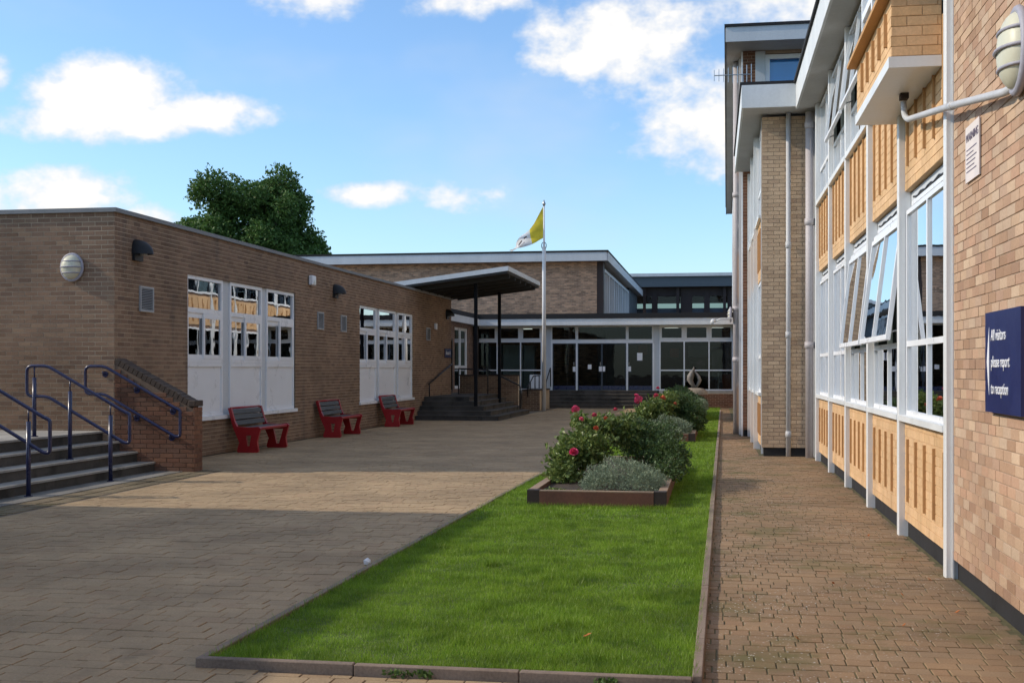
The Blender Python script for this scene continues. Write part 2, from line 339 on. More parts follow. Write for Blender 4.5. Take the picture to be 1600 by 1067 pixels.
class MB:
    def __init__(s): s.v = []; s.f = []
    def add(s, v, f):
        n = len(s.v); s.v += [Vector(p) for p in v]; s.f += [[i + n for i in q] for q in f]; return s
    def box(s, x0, x1, y0, y1, z0, z1):
        x0, x1 = sorted((x0, x1)); y0, y1 = sorted((y0, y1)); z0, z1 = sorted((z0, z1))
        return s.add([(x0, y0, z0), (x1, y0, z0), (x1, y1, z0), (x0, y1, z0), (x0, y0, z1), (x1, y0, z1), (x1, y1, z1), (x0, y1, z1)], BF.tolist())
    def obox(s, p, ax, ay, az):
        p, ax, ay, az = map(Vector, (p, ax, ay, az))
        return s.add([p + ax * i + ay * j + az * k for k in (-1, 1) for i, j in ((-1, -1), (1, -1), (1, 1), (-1, 1))], BF.tolist())
    def tube(s, pts, r, seg=10, fillet=0, closed=False, caps=True):
        P = [Vector(p) for p in pts]
        if fillet:
            Q = []; n = len(P)
            for i, p in enumerate(P):
                if not closed and i in (0, n - 1): Q.append(p); continue
                a, b = P[i - 1] - p, P[(i + 1) % n] - p; fl = min(fillet, a.length * .45, b.length * .45)
                a = p + a.normalized() * fl; b = p + b.normalized() * fl
                for k in range(5): u = k / 4; Q.append(a * (1 - u) ** 2 + p * 2 * u * (1 - u) + b * u * u)
            P = Q
        n = len(P); rs = r if isinstance(r, (list, tuple)) else [r] * n; prev = None; base = len(s.v)
        for i, p in enumerate(P):
            d = ((P[(i + 1) % n] - P[i - 1]) if closed else (P[min(i + 1, n - 1)] - P[max(i - 1, 0)])).normalized()
            if prev is None: prev = d.orthogonal().normalized()
            x = (prev - d * prev.dot(d)).normalized(); prev = x; y = d.cross(x)
            for k in range(seg): a = 2 * math.pi * k / seg; s.v.append(p + (x * math.cos(a) + y * math.sin(a)) * rs[i])
        for i in range(n if closed else n - 1):
            for k in range(seg):
                a = base + i * seg + k; b = base + i * seg + (k + 1) % seg; j = (i + 1) % n
                s.f.append([a, b, base + j * seg + (k + 1) % seg, base + j * seg + k])
        if caps and not closed:
            s.f.append([base + k for k in range(seg)][::-1]); s.f.append([base + (n - 1) * seg + k for k in range(seg)])
        return s
    def poly(s, outline, holes, fn, t0, t1):
        """flat shape (with holes) given in 2D, extruded from t0 to t1; fn(a,b,t)->xyz"""
        bm = bmesh.new()
        for loop in [outline] + list(holes):
            vs_ = [bm.verts.new((p[0], p[1], 0)) for p in loop]
            for i in range(len(vs_)): bm.edges.new((vs_[i], vs_[(i + 1) % len(vs_)]))
        bmesh.ops.triangle_fill(bm, use_beauty=True, use_dissolve=False, edges=bm.edges[:]); bm.verts.index_update()
        pts = [v.co.copy() for v in bm.verts]; tr = [[v.index for v in f.verts] for f in bm.faces]; bm.free()
        n = len(pts); v = [fn(p.x, p.y, t0) for p in pts] + [fn(p.x, p.y, t1) for p in pts]
        f = [q for q in tr] + [[i + n for i in q[::-1]] for q in tr]; k = 0
        for loop in [outline] + list(holes):
            for i in range(len(loop)): a, b = k + i, k + (i + 1) % len(loop); f.append([a, b, b + n, a + n])
            k += len(loop)
        return s.add(v, f)
    def build(s, name, mat, parent=None, smooth=False, bevel=0):
        V = np.array([tuple(p) for p in s.v]); c = (V.min(0) + V.max(0)) / 2
        me = bpy.data.meshes.new(name); me.from_pydata((V - c).tolist(), [], s.f); me.validate()
        bm = bmesh.new(); bm.from_mesh(me); bmesh.ops.recalc_face_normals(bm, faces=bm.faces[:])
        if bevel: bmesh.ops.bevel(bm, geom=bm.edges[:], offset=bevel, segments=1, affect='EDGES')
        bm.to_mesh(me); bm.free()
        if smooth: me.polygons.foreach_set('use_smooth', [True] * len(me.polygons))
        me.update(); return link_mesh(name, me, mat, parent, c)
def copy_tree(o, parent=None, loc=None):
    c = o.copy(); COL.objects.link(c); c.parent = parent
    if loc is not None: c.location = loc
    for ch in [x for x in ALL() if x.parent == o]: copy_tree(ch, c)
    return c
def ALL(): return list(bpy.data.objects)
# planes: (a, b, d): along the wall, up, out of the wall
def PXm(x): return lambda a, b, d: (x - d, a, b)      # faces -X
def PXp(x): return lambda a, b, d: (x + d, a, b)      # faces +X
def PYm(y): return lambda a, b, d: (a, y - d, b)      # faces -Y
def PZ(z): return lambda a, b, d: (a, b, z + d)
def bx(fn, a0, a1, b0, b1, d0, d1):
    p, q = fn(a0, b0, d0), fn(a1, b1, d1); return (p[0], q[0], p[1], q[1], p[2], q[2])
def proj(p):
    c, s = math.cos(YAW), math.sin(YAW); D = -p[0] * s + p[1] * c
    if D < .3: return None
    return 800 + F_PX * (p[0] * c + p[1] * s) / D, HOR - F_PX * (p[2] - CAM_H) / D, D
def sub(r, h):
    a0, a1, b0, b1 = r; c0, c1, d0, d1 = h
    if c0 >= a1 or c1 <= a0 or d0 >= b1 or d1 <= b0: return [r]
    out = []
    if d0 > b0: out.append((a0, a1, b0, d0))
    if d1 < b1: out.append((a0, a1, d1, b1))
    lo, hi = max(b0, d0), min(b1, d1)
    if c0 > a0: out.append((a0, c0, lo, hi))
    if c1 < a1: out.append((c1, a1, lo, hi))
    return out
def subs(rects, holes):
    for h in holes:
        n = []
        for r in rects: n += sub(r, h)
        rects = n
    return rects
SHARED = {}
def emit_pieces(name, stuff_name, L, mat, parent, nind):
    """L: boxes; the nind that show largest become objects of their own, the rest one mesh"""
    sc = []
    for i, q in enumerate(L):
        p = ((q[0] + q[1]) / 2, (q[2] + q[3]) / 2, (q[4] + q[5]) / 2); pr = proj(p)
        if pr and -10 < pr[0] < 1610 and -10 < pr[1] < 1077:
            d = sorted([abs(q[1] - q[0]), abs(q[3] - q[2]), abs(q[5] - q[4])]); fo = CAM_H / pr[2] if name == 'paving_block' else 1
            sc.append((d[1] * d[2] * fo / pr[2] ** 2, i))
    sc.sort(reverse=True); ind = {i for _, i in sc[:nind]}; rest = [q for i, q in enumerate(L) if i not in ind]
    for i in sorted(ind):
        q = L[i]; dx, dy, dz = (round(abs(q[k + 1] - q[k]), 4) for k in (0, 2, 4)); key = (mat, dx, dy, dz)
        if key not in SHARED:
            mb = MB().box(-dx / 2, dx / 2, -dy / 2, dy / 2, -dz / 2, dz / 2); me = bpy.data.meshes.new(name)
            me.from_pydata([tuple(v) for v in mb.v], [], mb.f); bm = bmesh.new(); bm.from_mesh(me)
            bmesh.ops.bevel(bm, geom=bm.edges[:], offset=min(.0025, dz * .2, dx * .2, dy * .2), segments=1, affect='EDGES'); bm.to_mesh(me); bm.free(); SHARED[key] = me
        link_mesh(name, SHARED[key], mat, parent, ((q[0] + q[1]) / 2, (q[2] + q[3]) / 2, (q[4] + q[5]) / 2))
    if rest: boxes(stuff_name, rest, mat, parent, 'stuff')
def bricks(fn, a0, a1, b0, b1, holes=(), bw=.225, bh=.075, j=.010, d=.006, jit=.0015):
    out = []; n = int(math.ceil((b1 - b0) / bh))
    for r in range(n):
        v0 = b0 + r * bh + j / 2; v1 = min(b0 + (r + 1) * bh - j / 2, b1)
        if v1 - v0 < .02: continue
        u = a0 - (bw / 2 if r % 2 else 0)
        while u < a1:
            c0, c1 = max(u + j / 2, a0), min(u + bw - j / 2, a1); u += bw
            if c1 - c0 < .02: continue
            for q in subs([(c0, c1, v0, v1)], holes):
                if q[1] - q[0] > .015 and q[3] - q[2] > .015: out.append(bx(fn, *q, -.02, d + random.uniform(-jit, jit)))
    return out
def slab(name, fn, a0, a1, b0, b1, holes, mat, parent, th=.25):
    return boxes(name, [bx(fn, *q, -th, 0) for q in subs([(a0, a1, b0, b1)], holes)], mat, parent)
def window(parent, fn, a0, a1, b0, b1, cols=(), rows=(), fw=.05, mw=None, d0=-.07, d1=.0, frame='upvc', glass='glass', skip=(), name='window', sill=None):
    """a framed window: cols / rows are positions of mullions / transoms; each pane a child"""
    mw = mw or fw; L = [(a0, a0 + fw, b0, b1), (a1 - fw, a1, b0, b1), (a0 + fw, a1 - fw, b0, b0 + fw), (a0 + fw, a1 - fw, b1 - fw, b1)]
    rs = [b0 + fw] + [x for r in rows for x in (r - mw / 2, r + mw / 2)] + [b1 - fw]; cs = [a0 + fw] + [x for c in cols for x in (c - mw / 2, c + mw / 2)] + [a1 - fw]
    for r in rows: L.append((a0 + fw, a1 - fw, r - mw / 2, r + mw / 2))
    for c in cols:
        for k in range(0, len(rs), 2): L.append((c - mw / 2, c + mw / 2, rs[k], rs[k + 1]))
    w = boxes(name, [bx(fn, *q, d0, d1) for q in L], frame, parent)
    for i in range(0, len(cs), 2):
        for k in range(0, len(rs), 2):
            if (i // 2, k // 2) in skip: continue
            boxes('pane', [bx(fn, cs[i] - .004, cs[i + 1] + .004, rs[k] - .004, rs[k + 1] + .004, (d0 + d1) / 2 - .004, (d0 + d1) / 2 + .004)], glass, w)
    if sill: boxes('sill', [bx(fn, a0 - .02, a1 + .02, b0 - sill[1], b0 - .001, d0, sill[0])], 'white_paint', w)
    return w
def text(body, fn_axes, origin, size, mat, parent, ext=.0015, name='lettering', sx=1.0, align='LEFT'):
    cu = bpy.data.curves.new('t', 'FONT'); cu.body = body; cu.size = size; cu.extrude = ext; cu.align_x = align; cu.offset = size * .004; cu.space_character = 1.04
    ob = bpy.data.objects.new('t', cu); COL.objects.link(ob); bpy.context.view_layer.update()
    me = bpy.data.meshes.new_from_object(ob.evaluated_get(bpy.context.evaluated_depsgraph_get())); bpy.data.objects.remove(ob)
    X, Y, Z = map(Vector, fn_axes); me.materials.clear()
    for v in me.vertices: v.co = X * v.co.x * sx + Y * v.co.y + Z * v.co.z
    me.name = name; return link_mesh(name, me, mat, parent, origin)

# ------------------------------------------------------------------ ground
g = MB().add([(-600, -200, -.06), (600, -200, -.06), (600, 1200, -.06), (-600, 1200, -.06)], [[0, 1, 2, 3]]).build('ground', 'joint_sand'); tag(g, kind='structure')
XL, YF = -9.6, 18.4           # long wall and front wall of the low building on the left
XR = 1.87                     # facade plane on the right
court = boxes('courtyard_paving', [(-9.55, -2.4, 1.5, 52.6, -.056, -.005), (-2.4, -.107, 1.5, 6.33, -.056, -.005)], 'joint_sand', None); tag(court, kind='structure')
path = boxes('path_paving', [(-.105, 1.95, 1.5, 52.6, -.054, -.005)], 'path_joint', None); tag(path, kind='structure')
def pave(x0, x1, y0, y1, rd, widths, holes, j=.006):
    out = []; y = y0; 
    while y < y1 - .03:
        ye = min(y + rd, y1); x = x0 - random.choice(widths) * random.random()
        while x < x1:
            w = random.choice(widths); c0, c1 = max(x + j / 2, x0), min(x + w - j / 2, x1); x += w
            if c1 - c0 < .03: continue
            for q in subs([(c0, c1, y + j / 2, ye - j / 2)], holes):
                if q[1] - q[0] > .02 and q[3] - q[2] > .02: out.append((*q, -.03, random.uniform(-.0022, .0028)))
        y = ye
    return out
Lc = pave(-9.5, -2.45, 4.2, 52.4, .158, (.11, .14, .17, .2, .2, .24), [(-10, -7.86, 4, 18.75), (-10, -6.75, 38.3, 47), (-10, -6.6, 46.9, 52.6)])
Lc += pave(-2.45, -.105, 4.2, 6.32, .158, (.11, .14, .17, .2, .2, .24), [])
emit_pieces('paving_block', 'paving_blocks', Lc, 'paver', court, 300)
Lp = pave(-.10, 1.86, 4.2, 52.4, .140, (.095, .12, .145, .18), [(.85, 2, 23.6, 53), (.6, 2, 30.5, 53)], .009)
emit_pieces('paving_block', 'paving_blocks', Lp, 'path_paver', path, 300)

# lawn with its edging
LX0, LX1, LY0, LY1 = -2.79, -.115, 6.42, 52.3
def lx0(y): return -2.79 + .0145 * (y - 6.42)
def lx1(y): return -.115 + .0078 * (y - 6.42)
def skew(y0, y1, a0, a1, z0, z1):
    """box between two edges that follow the lawn's slightly turned sides"""
    return MB().add([(a0(y0), y0, z0), (a1(y0), y0, z0), (a1(y1), y1, z0), (a0(y1), y1, z0), (a0(y0), y0, z1), (a1(y0), y0, z1), (a1(y1), y1, z1), (a0(y1), y1, z1)], BF.tolist())
lawn = skew(LY0, LY1, lx0, lx1, -.05, .022).build('lawn', 'turf_soil'); tag(lawn, kind='structure')
kerb = MB().box(LX0 - .04, LX1 + .04, LY0 - .05, LY0 + .3, -.0585, -.057).build('kerb', 'kerb_concrete'); tag(kerb, kind='structure')
y = LY0
while y < 48:
    l = .905 if y < 30 else 3.6; h = random.uniform(.049, .056)
    skew(y + .003, y + l - .003, lambda q: lx0(q) - .052, lambda q: lx0(q) - .002, -.044, h).build('kerb_stone', 'kerb_concrete', kerb, bevel=.005)
    skew(y + .003, y + l - .003, lambda q: lx1(q) + .001, lambda q: lx1(q) + .054, -.044, h).build('kerb_stone', 'kerb_concrete', kerb, bevel=.005); y += l
x = LX0 - .052
while x < LX1:
    e = min(x + .91, LX1 + .054); MB().box(x + .002, e - .002, LY0 - .055, LY0 - .001, -.044, random.uniform(.049, .056)).build('kerb_stone', 'kerb_concrete', kerb, bevel=.005); x = e
PLANT = [(-2.2, -.55, 14.3, 20.2), (-2.1, -.42, 27.4, 33.5), (-2.0, -.33, 38.5, 44.5)]
def blades():
    V = []; 
    bands = [(6.42, 9, 15000, .030, .0045), (9, 13, 9500, .032, .006), (13, 20, 4200, .034, .009), (20, 32, 1600, .038, .014), (32, 52, 700, .04, .022)]
    P = []; H_ = []; W_ = []
    for y0, y1, dens, h, w in bands:
        n = int((y1 - y0) * 2.72 * dens); yy = rng.uniform(y0, y1, n); x = lx0(yy) + .004 + rng.uniform(0, 1, n) * (lx1(yy) - lx0(yy) - .006)
        cl = np.sin(x * 3.1 + np.sin(yy * 1.7) * 2) * np.sin(yy * 2.3 + x) * .5 + .5; cl2 = np.sin(x * 11 + yy * 5) * np.sin(yy * 13 - x * 7) * .5 + .5
        hh = h * .88 * (.45 + .6 * cl + .45 * cl2) * rng.uniform(.6, 1.45, n); P.append(np.stack([x, yy], 1)); H_.append(hh); W_.append(np.full(n, w) * rng.uniform(.7, 1.3, n))
    # longer fringe against the edging and the planter boards
    for f_, o_ in ((lx0, 1), (lx1, -1)):
        yy = rng.uniform(6.43, 20, 2600); P.append(np.stack([f_(yy) + o_ * rng.uniform(-.018, .05, 2600), yy], 1)); H_.append(rng.uniform(.03, .085, 2600)); W_.append(np.full(2600, .0045))
    for x0, x1, y0, y1, n in [(LX0, LX1, 6.42, 6.47, 1600), (-2.3, -.5, 14.2, 14.3, 1500), (-2.27, -2.2, 14.3, 20, 900), (-.55, -.48, 14.3, 20, 900)]:
        P.append(np.stack([rng.uniform(x0, x1, n), rng.uniform(y0, y1, n)], 1)); H_.append(rng.uniform(.03, .075, n)); W_.append(np.full(n, .0045))
    for _ in range(26):
        ty = rng.uniform(6.6, 13.5); tx = lx0(ty) + .1 + rng.uniform() * 2.4; m_ = 150; P.append(np.stack([rng.normal(tx, .045, m_), rng.normal(ty, .05, m_)], 1)); H_.append(rng.uniform(.035, .085, m_)); W_.append(np.full(m_, .006))
    P = np.concatenate(P); hh = np.concatenate(H_); ww = np.concatenate(W_); keep = np.ones(len(P), bool)
    for a, b_, c, d in PLANT: keep &= ~((P[:, 0] > a) & (P[:, 0] < b_) & (P[:, 1] > c) & (P[:, 1] < d))
    P, hh, ww = P[keep], hh[keep], ww[keep]; n = len(P); an = rng.uniform(0, 2 * np.pi, n); ln = rng.uniform(.15, .8, n) * hh; la = rng.uniform(0, 2 * np.pi, n)
    bx_, by_ = np.cos(an) * ww / 2, np.sin(an) * ww / 2; z0 = np.full(n, .018)
    v0 = np.stack([P[:, 0] - bx_, P[:, 1] - by_, z0], 1); v1 = np.stack([P[:, 0] + bx_, P[:, 1] + by_, z0], 1)
    v2 = np.stack([P[:, 0] + np.cos(la) * ln, P[:, 1] + np.sin(la) * ln, .02 + hh], 1)
    V = np.stack([v0, v1, v2], 1).reshape(-1, 3); return V, np.arange(3 * n).reshape(-1, 3)
V, Fq = blades()
gr = link_mesh('grass', np_mesh('grass', V, Fq), 'grass_blade', None, (0, 0, 0)); tag(gr, 'short mown green grass filling the kerbed lawn strip', 'grass', kind='stuff')

# ------------------------------------------------------------------ low brown building on the left
LB = thing('brick_building', (XL - 6, 31, 0), 'low flat-roofed brown brick building with white panel windows behind the red benches', 'building')
fl = PXp(XL); ff = PYm(YF); ZT = 4.20
win_sets = [[(21.18, 22.87), (23.23, 24.99), (25.26, 27.02)], [(32.24, 33.97), (34.24, 36.12), (36.42, 38.2)]]
WZ0, WZ1 = .73, 3.41
holes = [(s[0][0], s[-1][1], WZ0, WZ1) for s in win_sets]
sidew = slab('wall', fl, YF + .25, 44.0, 0, ZT, holes, 'brown_mortar', LB)
frontw = slab('wall', ff, -22, XL, 0, ZT, [], 'brown_mortar', LB)
Lb = bricks(fl, YF - .004, 44.0, 0, ZT, holes, d=.003, jit=.001)
emit_pieces('brick', 'bricks', Lb, 'brown_brick', sidew, 150)
Lf = [q for q in bricks(ff, -15, XL + .003, .0, ZT, j=.012, d=.003, jit=.001) ]
emit_pieces('brick', 'bricks', Lf, 'brown_brick', frontw, 150)
boxes('wall', [(XL - 12.4, XL - .25, 43.75, 44.0, 0, ZT)], 'brown_mortar', LB)
boxes('roof', [(-22, XL - .02, YF + .02, 43.98, ZT - .15, ZT - .001)], 'black_felt', LB)
tr = boxes('roof_trim', [(-22, XL + .05, YF - .05, YF + .2, ZT, ZT + .07), (XL - .2, XL + .05, YF + .2, 44.05, ZT, ZT + .07)], 'lead_trim', LB)
for s in win_sets:
    for i, (a0, a1) in enumerate(s):
        mid = (a0 + a1) / 2 - .05
        w = window(LB, fl, a0, a1, 1.78, WZ1, [], [2.76], .07, .09, -.10, -.02, glass='wavy_glass', skip={(0, 0)})
        # sliding lights: two overlapping sashes
        for (c0, c1, dd) in ((a0 + .072, mid + .05, -.075), (mid - .04, a1 - .072, -.045)):
            L = [(c0, c0 + .07, 1.852, 2.713), (c1 - .07, c1, 1.852, 2.713), (c0 + .07, c1 - .07, 1.852, 1.93), (c0 + .07, c1 - .07, 2.62, 2.713)]
            boxes('sash', [bx(fl, *q, dd, dd + .03) for q in L], 'upvc', w)
            boxes('pane', [bx(fl, c0 + .068, c1 - .068, 1.928, 2.622, dd + .008, dd + .014)], 'wavy_glass', w)
        pn = boxes('lower_panel', [bx(fl, a0 + .07, a1 - .07, WZ0 + .085, 1.70, -.09, -.045)], 'upvc', LB)
        boxes('frame', [bx(fl, *q, -.10, -.02) for q in ((a0, a0 + .069, WZ0 + .02, 1.778), (a1 - .069, a1, WZ0 + .02, 1.778), (a0 + .069, a1 - .069, WZ0 + .02, WZ0 + .084), (a0 + .069, a1 - .069, 1.701, 1.778))], 'upvc', pn)
        if i: boxes('mullion', [bx(fl, s[i - 1][1] + .001, a0 - .001, WZ0, WZ1, -.10, -.05)], 'grey_white', LB)
    boxes('sill', [bx(fl, s[0][0] - .05, s[-1][1] + .05, WZ0 - .055, WZ0 + .018, -.10, .05)], 'upvc', LB)
    for k, (a0, a1) in enumerate(s):
        n = 14; L = []
        for i in range(n):
            u = a0 + (a1 - a0) * i / n; L.append((XL - .55 - .04 * (i % 2), XL - .53 - .04 * (i % 2), u, u + (a1 - a0) / n, 1.2, 3.4))
        boxes('curtain', [q for i, q in enumerate(L) if i in (0, 1, 2, 3, 5, 6, 7, 10, 11, 12, 13)], 'blue_curtain' if k == 2 else 'curtain', LB)
boxes('interior_wall', [(XL - 5, XL - 4.9, YF + .3, 43.7, .02, 4.0), (XL - 4.9, XL - .3, 29.6, 29.7, .02, 4.0)], 'interior_mid', LB)
boxes('interior_floor', [(XL - 4.89, XL - .26, YF + .3, 43.7, .0, .4)], 'interior_dark', LB)
MB().tube([(-10.3, 41.5, ZT), (-10.3, 41.5, 4.75)], .09, 12).build('vent_pipe', 'white_paint', LB, True)
for px in (-13.2, -12.1): MB().tube([(px, YF + .4, ZT), (px, YF + .4, ZT + .16)], .07, 10).build('roof_vent', 'black_felt', LB, True)

# unseen building on the near left that throws the foreground shade
NB = thing('brick_building', (-15, 3, 0), 'low brown brick building beyond the left edge of the picture', 'building')
nw = slab('wall', PXp(-9.75), -14, 12.55, 0, 4.35, [], 'brown_mortar', NB, .3); boxes('bricks', bricks(PXp(-9.75), 3, 12.55, 0, 4.35), 'brown_brick', nw, 'stuff')
boxes('wall', [(-22, -10.05, 12.25, 12.55, 0, 4.35), (-22, -10.05, -14, -13.7, 0, 4.35)], 'brown_mortar', NB)
boxes('roof', [(-22, -9.77, -13.98, 12.53, 4.2, 4.349)], 'black_felt', NB); boxes('roof_trim', [(-9.95, -9.7, -14, 12.6, 4.35, 4.45), (-22, -9.95, 12.35, 12.6, 4.35, 4.45)], 'lead_trim', NB)

# ------------------------------------------------------------------ steps on the left
ST = thing('concrete_steps', (-9.4, 15.5, 0), 'dark weathered concrete steps with light nosings up to the left landing', 'steps')
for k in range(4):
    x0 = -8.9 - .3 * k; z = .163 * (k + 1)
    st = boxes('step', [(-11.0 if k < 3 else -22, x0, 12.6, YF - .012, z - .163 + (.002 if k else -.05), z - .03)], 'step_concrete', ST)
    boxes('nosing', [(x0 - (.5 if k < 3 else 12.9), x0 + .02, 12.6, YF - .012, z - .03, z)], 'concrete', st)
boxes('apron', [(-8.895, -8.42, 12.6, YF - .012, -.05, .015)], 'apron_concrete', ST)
ed = boxes('edging', [(-8.41, -7.9, 12.6, 18.9, -.05, -.012)], 'joint_sand', ST)
L = []; yy = 12.62
while yy < 18.85:
    L += [(-8.4, -8.175, yy + .004, yy + .1, -.03, random.uniform(.004, .01)), (-8.165, -7.94, yy + .004, yy + .1, -.03, random.uniform(-.002, .005))]; yy += .104
emit_pieces('edging_brick', 'edging_bricks', L, 'edging_brick', ed, 60)

PW = thing('stair_wall', (-8.9, YF + .15, 0), 'sloping brown brick parapet wall beside the left steps', 'wall')
x1e = -8.22
def ptop(x): return 1.76 + (x - XL) * (1.76 - 1.05) / (XL - (-8.28))
core = MB().poly([(XL + .003, 0), (x1e - .006, 0), (x1e - .006, 1.03), (-8.28, 1.03), (XL + .003, 1.74)], [], lambda a, b_, t_: (a, t_, b_), YF + .006, YF + .30).build('wall', 'parapet_mortar', PW)
L = []
for q in bricks(PYm(YF), XL + .004, x1e, 0, 1.75):
    if q[5] < ptop(max(q[0], q[1])) + .005 or (min(q[0], q[1]) > -8.29 and q[5] < 1.06): L.append(q)
    else:
        zt = ptop(max(q[0], q[1])) 
L2 = bricks(PXp(x1e - .006), YF - .004, YF + .30, 0, 1.04)
emit_pieces('brick', 'bricks', L, 'red_brick', core, 110); boxes('bricks', L2, 'red_brick', core, 'stuff')
n = 17
for i in range(n):
    xa = XL + .004 + (1.32) * i / n; xb = xa + 1.32 / n - .008; d = Vector((xb - xa, 0, ptop(xb) - ptop(xa))).normalized(); up = Vector((-d.z, 0, d.x))
    c = Vector(((xa + xb) / 2, YF + .15, (ptop(xa) + ptop(xb)) / 2)) + up * (.03 + random.uniform(-.004, .004))
    MB().obox(c, d * .041, (0, .153, 0), up * .05).build('coping_brick', 'coping', PW, bevel=.006)
MB().box(-8.33, x1e + .012, YF - .012, YF + .31, 1.052, 1.15).build('end_cap', 'coping', PW, bevel=.01)

def handrail(yc, wallside, label):
    t_ = thing('handrail', (-9.2, yc, 0), label, 'handrail', None)
    top = [(-10.05, yc, 1.70), (-9.72, yc, 1.70), (-8.5, yc, 1.03), (-8.42, yc, 1.0), (-8.42, yc, .58), (-8.5, yc, .575), (-9.72, yc, 1.25), (-10.05, yc, 1.25)]
    MB().tube(top, .024, 12, .09, True).build('rail', 'navy_paint', t_, True)
    if not wallside:
        for (x, zb, zt) in ((-8.72, 0.01, 1.15), (-9.36, .325, 1.50), (-9.93, .652, 1.70)):
            p = MB().tube([(x, yc, zb), (x, yc, zt - .17)], .030, 12).build('post', 'navy_paint', t_, True)
            MB().tube([(x, yc, zt - .172), (x, yc, zt - .015)], .011, 8).build('pin', 'navy_paint', p, True)
            MB().tube([(x, yc, zb + .001), (x, yc, zb + .014)], .055, 12).build('base_plate', 'navy_paint', p)
    else:
        for x, z in ((-9.75, 1.62), (-9.2, 1.36), (-8.58, 1.02), (-9.2, .91), (-8.6, .60)):
            b_ = MB().tube([(x, yc, z), (x, yc + .02, z - .05), (x, YF - .012, z - .05)], .012, 8).build('bracket', 'navy_paint', t_, True)
            MB().tube([(x, YF - .02, z - .05), (x, YF - .008, z - .05)], .05, 12).build('bracket_plate', 'navy_paint', b_)
    return t_
handrail(14.44, False, 'navy blue tubular handrail cut by the left edge, nearest the camera on the steps')
handrail(16.6, False, 'navy blue looped handrail standing on posts in the middle of the left steps')
handrail(YF - .10, True, 'navy blue handrail bracketed to the sloping parapet wall')

# ------------------------------------------------------------------ two-storey classroom block on the right
RB = thing('classroom_block', (4, 16, 0), 'two-storey classroom block with white posts, orange ribbed panels and pink brick end wall', 'building')
fr = PXm(XR); PY_ = [10.06 + 2.5 * k for k in range(6)]; PWD = .11
SOF = 6.45
nearw = slab('wall', PXm(XR), 1.0, PY_[0] - .001, .15, SOF, [], 'pink_mortar', RB, .25)
emit_pieces('brick', 'bricks', bricks(PXm(XR), 3.0, PY_[0] - .03, .15, SOF, [], .215, .075, .007, .006), 'pink_brick', nearw, 200)
boxes('edge_trim', [bx(fr, PY_[0] - .022, PY_[0] - .002, .0, SOF, .001, .016)], 'white_paint', RB)
boxes('plinth', [(XR + .03, XR + .25, 1.0, 23.7, -.03, .149)], 'plinth_black', RB)
for k, y in enumerate(PY_): MB().box(1.808, 1.93, y, y + PWD, -.02, SOF - .002).build('post', 'white_paint', RB, bevel=.006)
def ribbed(a0, a1, b0, b1, fn, nrib, ends=(.16, .16), ind=18, rib=True):
    p = boxes('panel', [bx(fn, a0, a1, b0, b1, -.14, -.005)], 'orange_mortar', RB)
    emit_pieces('panel_brick', 'panel_bricks', bricks(fn, a0, a1, b0, b1, [], .25, .083, .006, .0015, .0008), 'orange_brick', p, ind)
    for i in range(nrib):
        u = a0 + .24 + (a1 - a0 - .48) * i / (nrib - 1)
        boxes('rib', [bx(fn, u - .017, u + .017, b0 + ends[0], b1 - ends[1], .0, .026)], 'rib_brick', p)
    return p
def openable(a0, a1, b0, b1, fn_out, tilt, parent, glass):
    """a top-hung sash pushed out at its foot by the tilt angle"""
    dx = -math.sin(tilt); dz = -math.cos(tilt); h = b1 - b0; hx = XR + .01
    def P(a, s_, d): return Vector((hx + dx * s_ * h - math.cos(tilt) * d, a, b1 + dz * s_ * h + math.sin(tilt) * d))
    def bar(c0, c1, s0, s1, mb, d0=-.02, d1=.025):
        v = [P(a, s_, d) for d in (d0, d1) for a, s_ in ((c0, s0), (c1, s0), (c1, s1), (c0, s1))]; mb.add(v, [[0, 1, 2, 3], [4, 5, 6, 7], [0, 1, 5, 4], [1, 2, 6, 5], [2, 3, 7, 6], [3, 0, 4, 7]])
    mb = MB(); e = .055; s_e = e / h; mid = (a0 + a1) / 2
    bar(a0, a0 + e, 0, 1, mb); bar(a1 - e, a1, 0, 1, mb); bar(a0 + e, a1 - e, 0, s_e, mb); bar(a0 + e, a1 - e, 1 - s_e, 1, mb); bar(mid - .025, mid + .025, s_e, 1 - s_e, mb)
    w = mb.build('open_sash', 'upvc', parent)
    for c0, c1 in ((a0 + e, mid - .025), (mid + .025, a1 - e)):
        mb = MB(); bar(c0 - .003, c1 + .003, s_e * .95, 1 - s_e * .95, mb, -.002, .004); mb.build('pane', glass, w)
    for a in (a0 + .03, a1 - .03):
        MB().tube([P(a, .93, -.02), (XR + .03, a, b0 + .12)], .009, 6).build('stay', 'grey_metal', w)
